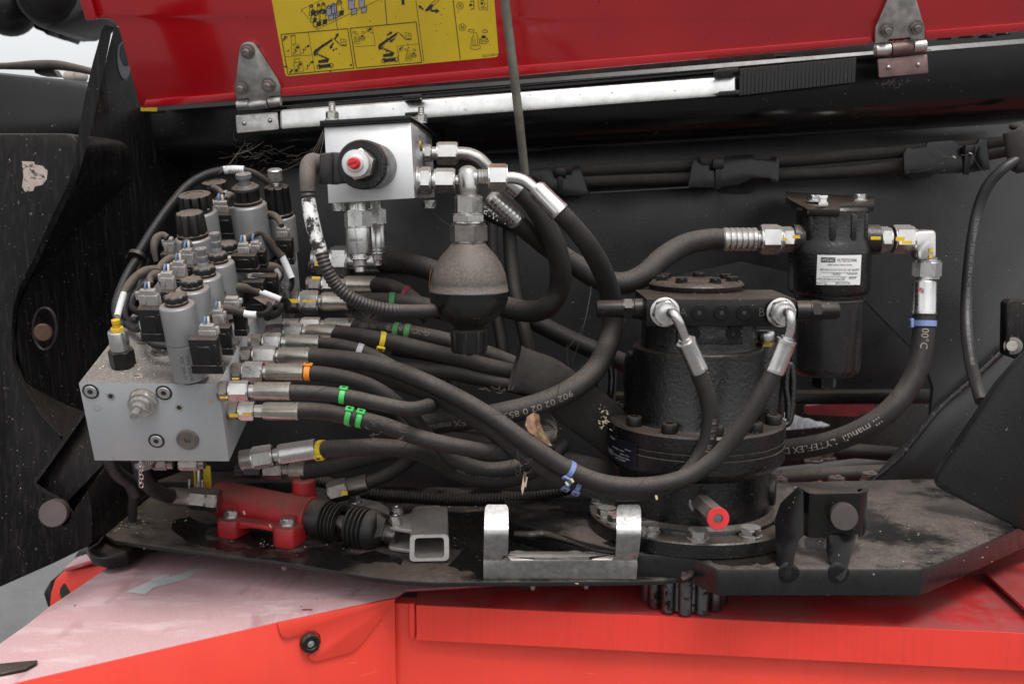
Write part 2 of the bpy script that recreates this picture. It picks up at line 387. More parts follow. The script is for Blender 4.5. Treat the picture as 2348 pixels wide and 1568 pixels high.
# ================================================================== setting: ground
bm = bmesh.new()
for q in (((-60, -40, 0), (60, -40, 0), (60, 80, 0), (-60, 80, 0)),): bm.faces.new([bm.verts.new(v) for v in q])
tag(link('ground', bm, groundm, smooth=False), kind='structure')
# ================================================================== machine body
def top_plate(name, xy, z, th, mat, par=None, bevel=.002):       # horizontal plate traced on its top surface, thickness going down
    pl = zpl(z); return prism(name, [hit(x, y, pl) for x, y in xy], -UP * th, mat, par, bevel)
# --- back plate with the big round cut-out
bp = thing('side_plate', 'charcoal painted steel side plate behind the hoses with a large round cut-out', 'panel', (1300, 1100, 1.55))
out = [(150, 300), (2600, 230), (2600, 1230), (1985, 1180), (2000, 1112), (2052, 1085), (2108, 1025), (2135, 955), (2140, 890), (2122, 835), (2090, 798), (1985, 692), (1880, 640), (1700, 600), (1500, 640), (1420, 760), (1400, 1130), (1000, 1160), (150, 1180)]
plate('plate', out, 1.50, .012, char, bp, .0015)
# diagonal weld seam and stiffener at the right
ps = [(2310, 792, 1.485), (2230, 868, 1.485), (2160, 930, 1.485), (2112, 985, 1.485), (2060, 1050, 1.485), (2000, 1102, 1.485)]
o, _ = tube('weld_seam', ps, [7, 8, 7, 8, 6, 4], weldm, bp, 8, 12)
plate('stiffener', [(2318, 800), (2118, 975), (1995, 1112), (2010, 1150), (2420, 1230), (2420, 750)], 1.49, .012, char, bp, .001)
# slots in the plate: flat dark patches for the shade in openings
for xy in ([(1645, 428), (1700, 424), (1732, 432), (1722, 444), (1690, 446), (1650, 442)], [(2065, 398), (2130, 380), (2150, 388), (2138, 404), (2090, 412)]):
    plate('slot', xy, 1.497, .002, hole, bp)
ip = thing('bulkhead_plate', 'plain dark grey inner panel seen through the round cut-out', 'panel', (1900, 900, 1.8))
plate('panel', [(1380, 560), (2250, 560), (2250, 912), (1380, 918)], 1.80, .01, char, ip, .002)
plate('lower_flange', [(1380, 905), (2200, 898), (2200, 925), (1380, 932)], 1.77, .03, blackd, ip, .002)
bx = thing('dark_backing', 'black gusset sheet standing in for the dark interior under the inner panel', 'panel', (1900, 1100, 2.0))
plate('backing', [(1000, 930), (2300, 915), (2300, 1200), (900, 1200)], 2.05, .01, blackd, bx)  # black sheet put in for the shade of the interior
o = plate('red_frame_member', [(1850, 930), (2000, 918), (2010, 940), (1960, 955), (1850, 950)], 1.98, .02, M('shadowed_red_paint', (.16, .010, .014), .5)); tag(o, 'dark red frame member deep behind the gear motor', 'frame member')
bm = bmesh.new()
for i in range(7):
    x = 1795 + i * 15; decal = [(x, 945 + i * 4 + (i % 2) * 3, 1.9), (x + 16, 951 + i * 4 - (i % 2) * 3, 1.88), (x + 18, 985 - i * 1.5, 1.85), (x - 1, 987 - i, 1.86)]
    bm.faces.new([bm.verts.new(P(*q)) for q in decal])
bmesh.ops.remove_doubles(bm, verts=bm.verts, dist=.004); bmesh.ops.solidify(bm, geom=bm.faces[:], thickness=.0015)
tag(link('rag', bm, white), 'pale crumpled scrap lying behind the gear motor', 'rag')
# --- upper beam
ub = thing('upper_beam', 'glossy black rounded steel beam running under the open red hood', 'beam', (1300, 300, 1.42))
bm = bmesh.new(); prof = [(.10, .004), (.004, .004), (0, -.001), (0, -.034), (.002, -.044), (.008, -.056), (.018, -.066), (.03, -.073), (.05, -.078), (.12, -.080)]
ends = []
for (x, y, d, sc) in ((292, 258, 1.42, 1.0), (1200, 190, 1.39, 1.12), (2420, 92, 1.35, 1.25)):
    o0 = P(x, y, d); ends.append([bm.verts.new(o0 + FW * (a * 1.0) + UP * (b * sc)) for a, b in prof])
for a, b in zip(ends, ends[1:]):
    for i in range(len(prof) - 1): bm.faces.new((a[i], a[i + 1], b[i + 1], b[i]))
bm.faces.new(ends[0]); link('beam', bm, black, ub, 30)
tube('end_weld', [(285, 250, 1.415), (282, 275, 1.405), (279, 300, 1.40), (284, 330, 1.405), (292, 352, 1.42), (300, 372, 1.45)], [5, 8, 8, 7, 8, 5], black, ub, 8)
plate('ledge', [(620, 246), (2400, 90), (2400, 100), (620, 259)], 1.36, .035, black, ub, .001)
tube('lower_bead', [(1230, 345, 1.46), (1700, 305, 1.45), (2400, 262, 1.44)], 5, black, ub, 8)
o = plate('yellow_label', [(320, 246), (360, 247), (360, 256), (320, 255)], 1.402, .001, yellow, ub)
plate('rear_rail', [(300, 238), (2400, 40), (2400, 120), (300, 300)], 1.53, .03, blackd, ub, .002)
for x, y in ((1790, 133), (1830, 135), (2165, 88), (2215, 84), (2260, 84), (2300, 78)):
    obox('clip', P(x, y, 1.44), (RX, UP, FW), (.016, .006, .01), black, ub, .001)
# ================================================================== red hood
BL, BR = P(326, 248, 1.36), P(2347, 70, 1.30)
hup = UP * math.cos(rad(17)) - FW * math.sin(rad(17))
PH = (BL, (BR - BL).cross(hup).normalized())
if PH[1].dot(CAM - BL) < 0: PH = (BL, -PH[1])
HN = PH[1]
hood = thing('engine_hood', 'open red painted steel hood hinged above the hydraulic compartment', 'hood', BL)
ho = [(326, 248), (317, 237), (275, 78), (270, 62), (262, 51), (248, 45), (235, 43.5), (212, 47), (202, 47), (196, 30), (188, 0), (120, -420), (2520, -420), (2520, 55)]
prism('panel', [hit(x, y, PH) for x, y in ho], -HN * .012, hoodred, hood, .0025)
for xy in ([(329, 247), (335, 230), (544, 212.5), (546, 229)], [(645, 221), (643, 202), (1187, 151), (1709, 109), (1997, 84.5), (1996, 101), (1709, 126.5), (1187, 173.5)], [(2120, 91), (2119, 71), (2500, 39), (2500, 57)]):
    prism('folded_lip', [hit(x, y, PH) + HN * .0035 for x, y in xy], -HN * .004, hoodred, hood, .0008)
prism('corner_flange', [hit(x, y, PH) + HN * .009 for x, y in ((188, -1), (202, 46), (228, 44), (214, -2), (180, -200), (160, -200))], -HN * .006, hoodred, hood, .002)
# sticker
st = prism('warning_sticker', [hit(x, y, PH) + HN * .0006 for x, y in rnd_poly([(596, -150), (655, 176), (1143.5, 131), (1122, -150)], 9)], -HN * .0005, yellow, hood)
k = bmesh.new()
def pp(l): return [(581.2 + x / 2.997, y / 2.997) for x, y in l]
def ST(l, w=1.0, closed=False): strip_bm(k, pp(l), w, PH, .0009, closed)
def FL(l): fill_bm(k, pp(l), PH, .00085)
def circ(x, y, r, n=16, a0=0, a1=360): return [(x + r * math.cos(rad(a0 + (a1 - a0) * i / n)), y + r * math.sin(rad(a0 + (a1 - a0) * i / n))) for i in range(n + 1)]
ST([(190, 238), (648, 198), (690, 470), (238, 513)], 1.7, True); ST([(666, 196), (1118, 152), (1157, 430), (708, 468)], 1.7, True)
for l, w in (([(378, 222), (424, 494)], .9), ([(218, 392), (404, 378)], .9), ([(690, 324), (838, 312)], .8), ([(818, 184), (838, 312)], .8), ([(985, 318), (1138, 302)], .8), ([(985, 318), (1004, 442)], .8), ([(893, -120), (918, 168)], 1.7), ([(1095, -160), (1172, 428)], 1.1), ([(1352, -160), (1422, 406)], 1.7), ([(555, 60), (578, 200)], 1.4)): ST(l, w)
ST([(332, 66), (410, 170), (436, 206), (880, -10), (880, 20)], .8); ST([(332, 66), (400, 34), (500, -10)], .8); ST([(332, 66), (330, 92)], .8)
for x, y in ((1420, 42), (1436, 188)):
    ST(circ(x, y, 23, 20), 1.0); ST([(x - 8, y + 11), (x - 8, y - 11), (x + 8, y + 11), (x + 8, y - 11)], 1.1)
def boomlift(ox, oy, s=1.0):
    q = lambda l: [(ox + x * s, oy + y * s) for x, y in l]
    FL(q([(0, 85), (8, 74), (120, 0), (132, 10), (14, 92)])); ST(q([(120, 4), (128, -4), (142, 0), (200, 46)]), 1.2); ST(q([(196, 48), (182, 44), (142, 0)]), .8)
    ST(q([(200, 46), (225, 44), (222, 4), (184, -2), (190, 30)]), .9); ST(q([(188, 18), (224, 20)]), .8); ST(q([(205, -2), (210, 44)]), .7); ST(q([(196, 42), (225, 42)]), 2.2)
    FL(q([(-4, 90), (12, 84), (18, 110), (4, 118)])); ST(q([(8, 100), (100, 136)]), 2.0); ST(q([(16, 92), (102, 134)]), 1.1); ST(q([(10, 112), (60, 32)]), .9); ST(q([(18, 112), (64, 36)]), .9)
    FL(q([(30, 146), (110, 132), (98, 160), (34, 166)])); FL(q([(28, 180), (110, 168), (124, 188), (96, 196), (40, 202)]))
    ST(q(circ(38, 190, 15, 14)), 1.4); ST(q(circ(120, 182, 15, 14)), 1.4)
boomlift(414, 270); boomlift(860, 228)
def arrow(x, y, dx, dy, s):
    d = Vector((dx, dy)).normalized(); n = Vector((-d.y, d.x)); c = Vector((x, y))
    FL([tuple(c + d * a * s + n * b * s) for a, b in ((-1, -.22), (.2, -.25), (.1, -.6), (1.1, 0), (.1, .6), (.2, .25), (-1, .22))])
for a in ((572, 250, .5, -.85, 24), (538, 316, -.5, .85, 24), (936, 232, .8, -.5, 22), (954, 278, -.8, .5, 22), (216, 262, .7, -.9, 19), (260, 490, -.7, .8, 17), (798, 204, .7, -.7, 19), (1012, 334, -.7, .7, 17)): arrow(*a)
for x, y, a0, a1 in ((196, 240, 0, 90), (240, 512, -90, 0), (820, 184, 90, 180), (990, 318, 0, 90)): ST(circ(x, y, 42, 8, a0, a1), .7)
def zig(x, y, s=1): ST([(x, y), (x + 14 * s, y - 4), (x + 12 * s, y - 22 * s), (x + 28 * s, y - 26 * s), (x + 26 * s, y - 44 * s), (x + 42 * s, y - 48 * s)], 1.1); FL(circ(x + 44 * s, y - 50 * s, 9, 10)); FL(circ(x + 12 * s, y - 26 * s, 6, 8))
zig(333, 368); zig(360, 478)
def valve(x, y, s):
    ST([(x - 14 * s, y), (x - 10 * s, y + 60 * s), (x + 22 * s, y + 58 * s), (x + 16 * s, y - 2)], .9, True); ST([(x - 18 * s, y), (x - 18 * s, y - 8 * s), (x + 18 * s, y - 10 * s), (x + 18 * s, y - 2)], 1, True)
valve(272, 250, .9)
for x, y in ((258, 316), (278, 432)):
    ST([(x, y), (x + 56, y - 8), (x + 68, y + 58), (x + 8, y + 66)], .8, True); ST([(x + 42, y + 8), (x + 20, y + 22), (x + 34, y + 34), (x + 14, y + 48), (x + 22, y + 56)], 1.0); ST([(x + 50, y + 12), (x + 30, y + 26), (x + 44, y + 38), (x + 24, y + 52)], .9); FL(circ(x + 46, y + 10, 10, 10))
FL(circ(296, 484, 10, 10)); ST([(284, 432), (282, 408), (318, 404), (320, 428)], .9, True)
def knobs(x, y, s, w=.8):
    q = lambda l: [(x + a * s, y + b * s) for a, b in l]
    ST(q([(-12, 0), (-12, -22), (12, -24), (13, 0), (26, 14), (30, 62), (-30, 68), (-26, 14)]), w, True)
    for a in (-16, -2, 14): ST(q([(a, 14), (a + 2, 64)]), w)
    ST(q([(-36, 72), (-34, 84), (0, 92), (34, 84), (36, 70)]), w)
    FL(q([(44, -4), (70, -6), (72, 14), (46, 16)])); ST(q([(34, 20), (44, 8), (74, 6), (88, 18), (80, 36), (48, 40), (34, 20)]), w); ST(q([(30, 34), (40, 50), (74, 52), (96, 30)]), w); ST(q([(40, 24), (60, 30), (84, 20)]), w)
    ST([(x - 26 * s + 22 * s * math.cos(rad(t)), y - 38 * s - 10 * s * math.sin(rad(t))) for t in range(20, 330, 30)], w * 1.2); ST([(x + 66 * s + 20 * s * math.cos(rad(t)), y - 34 * s - 10 * s * math.sin(rad(t))) for t in range(-150, 160, 30)], w * 1.2)
knobs(1524, 250, 1.0, 1.0); knobs(712, 246, .62, .8); knobs(1066, 365, .60, .8)
ST([(1490, 10), (1514, 8), (1516, 62), (1494, 66)], 1.4); FL(circ(1492, 36, 10, 12)); ST([(1492, 36), (1514, 36)], 1.4); ST([(1544, -10), (1552, 70), (1610, 64), (1604, -14)], .8); ST([(1585, 2), (1562, 6), (1564, 18), (1590, 22), (1588, 44), (1566, 50), (1572, 58), (1600, 54)], 1.0); FL(circ(1570, 26, 9, 10))
FL([(1016, -10), (1036, -12), (1040, 32), (1020, 36)]); FL([(1180, 70), (1214, 32), (1240, 34), (1224, 66), (1186, 82)]); ST([(1214, 34), (1286, -30)], 1.1); ST([(1236, 40), (1300, -20)], 1.1); arrow(1248, 76, 1, .05, 30); arrow(1152, 54, -.7, -.6, 22)
vs_ = [(398, 44, .7), (434, 92, 1), (476, 78, 1), (448, 36, .6), (590, 18, 1), (480, 30, .7), (410, 80, .8)]
for x, y, s in vs_:
    ST([(x - 16 * s, y), (x - 16 * s, y + 62 * s), (x + 18 * s, y + 58 * s), (x + 18 * s, y - 4 * s)], 1.0, True); ST(circ(x, y, 16 * s, 10), 1.2); ST(circ(x, y - 3, 9 * s, 8), 1.0); FL([(x + 2 * s, y + 60 * s), (x + 34 * s, y + 52 * s), (x + 30 * s, y + 88 * s), (x - 2 * s, y + 94 * s)]); ST([(x - 20 * s, y + 60 * s), (x - 22 * s, y + 90 * s), (x + 6 * s, y + 98 * s)], 1.2)
link('printed_pictograms', k, ink, st, smooth=False)
k = bmesh.new()
for x, y, s in ((518, 50, 1), (550, 36, 1), (672, -6, 1.2), (742, -10, 1.1)):
    FL([(x - 17 * s, y), (x - 14 * s, y + 60 * s), (x + 20 * s, y + 56 * s), (x + 20 * s, y - 8 * s), (x, y - 18 * s)]); FL([(x + 2 * s, y + 61 * s), (x + 34 * s, y + 53 * s), (x + 32 * s, y + 84 * s), (x, y + 92 * s)])
link('printed_valves', k, lav, st, smooth=False)
k = bmesh.new()
for x, y, s in ((518, 50, 1), (550, 36, 1), (672, -6, 1.2), (742, -10, 1.1)):
    strip_bm(k, pp([(x - 17 * s, y), (x - 14 * s, y + 60 * s), (x + 20 * s, y + 56 * s), (x + 20 * s, y - 8 * s)]), 1.0, PH, .0012, True); strip_bm(k, pp([(x + 2 * s, y + 60 * s), (x + 34 * s, y + 52 * s), (x + 32 * s, y + 84 * s), (x, y + 92 * s)]), 1.2, PH, .0012, True); strip_bm(k, pp(circ(x, y, 12 * s, 10)), 1.0, PH, .0012)
link('printed_outlines', k, ink, st, smooth=False)
sr = (hit(1137, 125, PH) - hit(1106, 128.5, PH))
text_flat('printed_number', '52531385-A', hit(1106, 131.5, PH) + HN * .001, sr, HN.cross(sr), .0042, ink, st)
# hinges
def bolt_nut(par, c, n, r, mat=hinge_m):                         # washer, nut and stud end standing on a face
    c = V3(c); s = depth(c) / F
    rev('bolt', c, c + n, [(0, r * 1.1), (r * .12, r * 1.1), (r * .14, r * .95)] + [(t + r * .14, q * .82, *z) for t, q, *z in hexr(0, r * .65, r)] + [(r * .8, r * .5), (r * 1.5, r * .5), (r * 1.6, r * .42), (r * 1.6, r * .1)], mat, par, s, 18)
def hinge(label, tri, knuck, leaf, rivs, bolts, m1, m2, d):
    h = thing('hinge', label, 'hinge', (tri[0][0], tri[0][1], d), 'hinges of the red hood')
    prism('upper_leaf', [hit(x, y, PH) + HN * .0065 for x, y in tri], -HN * .0055, m1, h, .001)
    for x, y in bolts: bolt_nut(h, hit(x, y, PH) + HN * .0065, HN, 16, zincd)
    for i, (x0, y0, x1, y1, r) in enumerate(knuck):
        A = hit(x0, y0, PH) + HN * .006; B = hit(x1, y1, PH) + HN * .006; L = (B - A).length / (depth(A) / F)
        rev('knuckle', A, B, [(0, r * .5), (.1, r * .9), (1, r), (L - 1, r), (L - .1, r * .9), (L, r * .5)], m2 if i == 1 else m1, h, depth(A) / F, 20)
    plate('lower_leaf', rnd_poly(leaf, 4), d + .012, .004, m2, h, .0008)
    for x, y in rivs: rev('rivet', P(x, y, d + .012), P(x, y, d + .012) - FW, [(0, 5.5), (2, 5.2), (4, 4), (5, 1.5)], m1, h, d / F, 14)
tri = [(552, 110), (556, 102), (563, 97), (572, 95.5), (582, 97), (589, 103), (640, 183), (645, 196), (646, 217), (619, 219), (617, 226), (575, 230), (573, 223), (545, 226), (541, 200)]
hinge('plain steel butterfly hinge with three bolts at the left end of the hood', tri, [(546, 240, 573, 238, 11), (574, 240, 616, 236, 10), (618, 233, 647, 231, 11)], [(540, 265), (636, 257), (640, 297), (543, 306)], [(560, 283), (619, 277)], [(571, 116), (558, 199), (619, 193)], hinge_m, hinge_m, 1.345)
tri = [(2028, -30), (2031, 0), (2004, 62), (2003, 98), (2033, 95), (2034, 89), (2084, 85), (2085, 91), (2117, 88), (2116, 62), (2098, 0), (2090, -30)]
hinge('hinge with brown lower leaf near the right end of the hood', tri, [(2003, 115, 2038, 112, 14), (2039, 113, 2087, 108, 16), (2089, 106, 2119, 103, 14)], [(2013, 136), (2127, 125), (2129, 168), (2016, 179)], [(2037, 155), (2105, 149)], [(2027, 68), (2095, 62)], hinge_m, hinge_r, 1.295)
# prop rod
o, _ = tube('prop_rod', [(1148, -120, 1.16), (1158, 0, 1.18), (1182, 200, 1.22), (1204, 400, 1.27)], [10.5, 10.5, 10.5, 9.5], rodm, None, 16, 14)
tag(o, 'weathered grey prop rod holding the hood open', 'rod')
# lever bar with rubber grip, held in clips
lv = thing('lever_bar', 'bright silver lever bar with a ribbed black grip clipped to the beam', 'lever', (1200, 230, 1.34))
def bar(name, x0, t0, b0, d0, x1, t1, b1, d1, dep, mat, bevel):
    a = P(x0, t0, d0); b = P(x0, b0, d0); c = P(x1, t1, d1); e = P(x1, b1, d1); bm = bmesh.new(); w = FW * dep + UP * .002
    v = [bm.verts.new(p) for p in (a, b, e, c, a + w, b + w, e + w, c + w)]
    for f in ((0, 1, 2, 3), (7, 6, 5, 4), (0, 4, 5, 1), (3, 2, 6, 7), (0, 3, 7, 4), (1, 5, 6, 2)): bm.faces.new([v[i] for i in f])
    bmesh.ops.recalc_face_normals(bm, faces=bm.faces); bev(bm, bevel, 2); return link(name, bm, mat, lv, 50)
bar('bar', 641, 253, 298, 1.335, 1690, 174, 219, 1.30, .022, silverbar, .0035)
bm = bmesh.new(); n = 30
for i in range(n):
    f = (i + .5) / n; x = 1689 + f * 263; t = 162 - f * 25; b_ = 222 - f * 30; w = 263 / n / F * 1.3 * .995
    j = random.uniform(-.0003, .0003)
    obox_bm(bm, P(x, (t + b_) / 2, 1.312 - f * .007), ((P(1952, 140, 1.3) - P(1689, 165, 1.3)).normalized(), UP, FW), (w, (b_ - t) / F * 1.3 + j, .034))
obox_bm(bm, P(1820, 179, 1.309), ((P(1952, 140, 1.3) - P(1689, 165, 1.3)).normalized(), UP, FW), (255 / F * 1.3, .027, .022))
bev(bm, .00035, 1); link('rubber_grip', bm, plas, lv)
for x, y, w, h in ((947, 225, 40, 11), (950, 263, 38, 8), (1664, 166, 46, 11), (1667, 216, 46, 10)):
    obox('clip', P(x, y, 1.320 if x < 1000 else 1.302), (RX + UP * .08, UP, FW), (w / F * 1.32, h / F * 1.32, .03), plas, lv, .001)
# ================================================================== left side of the frame
lp = thing('frame_pillar', 'scuffed black frame pillar with curved plate edge at the far left', 'frame', (100, 1200, 1.25))
plate('box_section', [(-80, 306), (150, 306), (168, 311), (178, 322), (183, 345), (183, 395), (168, 440), (120, 523), (85, 603), (50, 668), (36, 710), (30, 756), (32, 823), (52, 876), (98, 950), (145, 1010), (196, 1090), (212, 1180), (212, 1248), (120, 1293), (0, 1346), (-80, 1380)], 1.22, .35, pill, lp, .006)
Rr = [(262, 63), (255, 78), (248, 113), (230, 203), (213, 283), (200, 333), (183, 392), (167, 432), (123, 523), (87, 603), (53, 666), (40, 710), (35, 756), (37, 823), (57, 873), (100, 946), (143, 998)]
Ll = [(241, 58), (233, 70), (228, 90), (213, 143), (197, 213), (183, 283), (172, 370), (157, 420), (112, 512), (78, 590), (44, 658), (31, 700), (26, 756), (28, 823), (47, 876), (92, 950), (137, 1000)]
bm = bmesh.new(); a = [bm.verts.new(P(x, y, 1.205)) for x, y in Rr]; b = [bm.verts.new(P(x, y, 1.2 + .0 * i)) for i, (x, y) in enumerate(Ll)]; c = [bm.verts.new(P(x, y, 1.26)) for x, y in Rr]; e = [bm.verts.new(P(x, y, 1.26)) for x, y in Ll]
for i in range(len(Rr) - 1):
    bm.faces.new((a[i], a[i + 1], b[i + 1], b[i])); bm.faces.new((a[i], c[i], c[i + 1], a[i + 1])); bm.faces.new((b[i], b[i + 1], e[i + 1], e[i]))
bm.faces.new((a[0], b[0], e[0], c[0])); link('curved_edge', bm, pill, lp, 60)
wl_ = thing('side_wall', 'dark scratched side wall plate between the pillar and the grey valve block', 'panel', (300, 1000, 1.4))
wq = [(262, 60), (300, 70), (330, 240), (430, 300), (440, 1180), (240, 1235), (195, 1240), (145, 1000), (57, 870), (36, 800), (40, 710), (123, 523), (200, 333), (248, 113)]
PWL = plane3(P(60, 700, 1.225), P(60, 1000, 1.225), P(430, 700, 1.49))
prism('plate', [hit(x, y, PWL) for x, y in wq], FW * .012, pill, wl_, .001)
ov = [(283 + 15 * math.cos(rad(a)) + 3 * math.sin(rad(a)), 140 + 43 * math.sin(rad(a))) for a in range(0, 360, 20)]
wn_ = PWL[1] if PWL[1].dot(CAM - PWL[0]) > 0 else -PWL[1]
prism('slot', [hit(x, y, PWL) + wn_ * .0008 for x, y in ov], -wn_ * .0006, M('slot_grey_steel', (.12, .12, .125), .4, .6), wl_); prism('slot_shadow', [hit(283 + (x - 283) * .8 + 3, 126 + (y - 140) * .62, PWL) + wn_ * .0014 for x, y in ov], -wn_ * .0005, hole, wl_)
obox('cross_member', P(380, 1130, 1.46), (RX, UP, FW), (.4, .05, .05), blackd, wl_, .004)
tube('pivot_ring', [tuple((103 + 27 * math.cos(t), 755 + 48 * math.sin(t), 1.217)) for t in [rad(a) for a in range(0, 361, 30)]], 4.5, pill, lp, 8)
rev('rust_plug', P(98, 763, 1.225), P(104, 764, 1.19), [(0, 22), (10, 22), (14, 18)], M('rusty_bolt', (.075, .035, .022), .6, .3, (120, .4)), lp, 1.2 / F, 18)
plate('peeling_label', [(50, 370), (78, 371), (80, 378), (96, 380), (109, 392), (107, 412), (97, 424), (80, 428), (76, 438), (58, 441), (50, 428), (54, 405)], 1.2195, .0005, peel, lp)
tb = thing('boom_cross_tube', 'black weathered horizontal tube meeting the curved plate at upper left', 'beam', (100, 240, 1.5))
plate('tube', [(-80, 160), (0, 166), (212, 188), (205, 310), (-80, 330)], 1.45, .2, black, tb, .012)
# lower pin bracket
pb = thing('pin_bracket', 'black arm bracket with a round steel pin at lower left', 'bracket', (105, 1190, 1.1))
PAR = plane3(P(80, 1110, 1.135), P(200, 1200, 1.125), P(230, 980, 1.135)); PAR2 = plane3(P(80, 1110, 1.122), P(200, 1200, 1.112), P(230, 980, 1.122))
ao = [(190, 944), (132, 1026), (77, 1102), (79, 1114), (108, 1133), (145, 1153), (163, 1176), (160, 1192), (148, 1203)]
prism('arm', [hit(x, y, PAR) for x, y in ao + [(120, 1190), (170, 1165), (200, 1120), (245, 1075), (262, 1040), (225, 1000)]], FW * .008, pill, pb, .001)
bm = bmesh.new(); pv = None
for i, (x, y) in enumerate(ao):
    q0 = Vector(ao[max(0, i - 1)]); q1 = Vector(ao[min(len(ao) - 1, i + 1)]); dd_ = (q1 - q0).normalized(); nx, ny = -dd_.y * 8, dd_.x * 8
    q = [bm.verts.new(hit(x, y, PAR2)), bm.verts.new(hit(x - nx, y - ny, PAR2)), bm.verts.new(hit(x - nx, y - ny, PAR)), bm.verts.new(hit(x, y, PAR))]
    if pv:
        for k in range(4): bm.faces.new((pv[k], pv[(k + 1) % 4], q[(k + 1) % 4], q[k]))
    else: bm.faces.new(q)
    pv = q
bm.faces.new(pv[::-1]); link('edge_flange', bm, pill, pb)
rev('pin', P(130, 1172, 1.12), P(105, 1187, 1.03), [(0, 32), (74, 32), (78, 30), (78.2, 12), (78.2, .5)], pinm, pb, 1.06 / F, 32)
# things behind, top left
be = thing('boom_knuckle', 'dark out-of-focus boom knuckle with a ragged rubber seal at top left', 'boom', (100, 40, 2.1))
plate('cover', [(-20, -60), (36, -20), (42, 20), (58, 44), (82, 60), (108, 67), (136, 66), (193, 36), (200, -60)], 2.05, .2, plas, be, .02)
rev('boss', P(110, -12, 2.06), P(110, -12, 1.98), [(0, 70), (30, 70), (45, 60), (52, 45), (52, 1)], blackd, be, 2.05 / F, 28)
plate('rubber_seal', [(70, 52), (78, 66), (100, 74), (106, 82), (112, 74), (122, 80), (130, 74), (136, 91), (142, 80), (150, 84), (160, 77), (178, 80), (190, 66), (202, 58), (230, 40), (230, 0), (80, 0)], 2.2, .1, plas, be, .006)
rev('hub', P(20, 20, 2.2), P(18, 22, 2.0), [(0, 62), (60, 64), (120, 60), (140, 46), (150, 20), (150, 1)], blackd, be, 2.1 / F, 28)
o, _ = tube('cable_loom', [(-30, 152, 1.55), (20, 152, 1.55), (80, 150, 1.54), (130, 150, 1.53), (175, 157, 1.52), (215, 166, 1.5)], [7, 8, 11, 11, 9, 8], fabric, None, 12); tag(o, 'taped cable loom lying over the cross tube against the sky', 'cable')
o = plate('loom_clip', [(78, 158), (122, 160), (133, 176), (95, 174), (80, 168)], 1.55, .02, plas); tag(o, 'small black clip under the taped cable loom', 'clip')
rev_t = thing('end_cap', 'pale grey rounded cap sitting behind the curved plate at upper left', 'cap', (175, 175, 1.7))
rev('cap', P(148, 177, 1.7), P(200, 178, 1.7), [(0, 8), (4, 13), (26, 15), (28, 11), (34, 13), (46, 12), (52, 6)], grayp, rev_t, 1.7 / F, 20)
# ================================================================== deck and base plate
ZT, ZB = -.418, -.392
dk = thing('deck_plate', 'dusty black thin deck plate carrying the red pump', 'deck', (700, 1300, 1.15))
fe = [(235, 1222), (262, 1238), (400, 1256), (520, 1273), (640, 1286), (760, 1306), (850, 1321), (920, 1329), (1000, 1333), (1200, 1332), (1400, 1331), (1520, 1329), (1575, 1322)]
top_plate('plate', fe + [(1592, 1308), (1500, 1240), (1350, 1120), (300, 1108), (236, 1180)], ZT, .006, deckm, dk, .0012)
for x, y, r in ((521, 1268, 8), (650, 1290, 9), (1222, 1336, 7), (1345, 1334, 7)):
    A = hit(x, y, zpl(ZT - .004)) + FW * .006; rev('stud_end', A, A - UP, [(0, r * 1.5), (5, r * 1.5), (6, r)] + [(6 + i * 2, r * (1 if i % 2 else .9)) for i in range(7)] + [(21, r * .6)], zincd, dk, depth(A) / F, 16)
tube('front_bead', [tuple(px(hit(x, y, zpl(ZT)))) + (depth(hit(x, y, zpl(ZT))),) for x, y in [(238, 1226), (225, 1245), (205, 1262), (228, 1280), (280, 1272)]], 3, blackd, dk, 8)
top_plate('corner_lug', [(238, 1222), (330, 1240), (292, 1262), (250, 1270), (210, 1258), (196, 1238)], ZT - .012, .02, blackd, dk, .003)
bs = thing('base_plate', 'thick black slew base plate with chamfered right corner', 'base', (1900, 1330, 1.1))
top_plate('plate', [(1160, 1188), (1330, 1238), (1450, 1268), (1560, 1272), (1590, 1278), (1645, 1303), (2112, 1303), (2150, 1290), (2420, 1172), (2420, 1090), (1150, 1120)], ZB, .030, deckr, bs, .0025)
tube('tip_weld', [tuple(px(hit(x, y, zpl(ZT + .008)))) + (depth(hit(x, y, zpl(ZT + .008))),) for x, y in [(1420, 1262), (1500, 1275), (1560, 1288), (1584, 1302), (1580, 1322), (1560, 1330)]], [6, 7, 8, 9, 10, 7], blackd, bs, 10)
def stain(par, xy, z, seed):
    rg = random.Random(seed); pts = []
    for (x0, y0), (x1, y1) in zip(xy, xy[1:] + xy[:1]):
        n = max(2, int(math.hypot(x1 - x0, y1 - y0) / 14))
        for i in range(n): t = i / n; pts.append((x0 + (x1 - x0) * t + rg.gauss(0, 5), y0 + (y1 - y0) * t + rg.gauss(0, 2)))
    bm = bmesh.new(); pl = zpl(z); bm.faces.new([bm.verts.new(hit(x, y, pl)) for x, y in rnd_poly(pts, 6, 3)]); bmesh.ops.triangulate(bm, faces=bm.faces); link('oil_stain', bm, wstain, par, smooth=False)
stain(bs, [(1380, 1242), (1470, 1225), (1560, 1250), (1680, 1262), (1770, 1258), (1800, 1280), (1760, 1294), (1650, 1294), (1600, 1280), (1560, 1270), (1450, 1264)], ZB + .0004, 3)
stain(bs, [(1845, 1232), (1890, 1228), (1895, 1245), (1880, 1258), (1850, 1262)], ZB + .0004, 4)
stain(dk, [(1010, 1180), (1120, 1170), (1150, 1195), (1320, 1245), (1450, 1272), (1555, 1290), (1540, 1318), (1300, 1322), (1120, 1320), (1030, 1300), (1060, 1260), (1000, 1230)], ZT + .0004, 5)
stain(dk, [(395, 1195), (440, 1180), (480, 1205), (470, 1235), (520, 1250), (600, 1262), (590, 1272), (500, 1260), (430, 1240), (400, 1220)], ZT + .0004, 6)
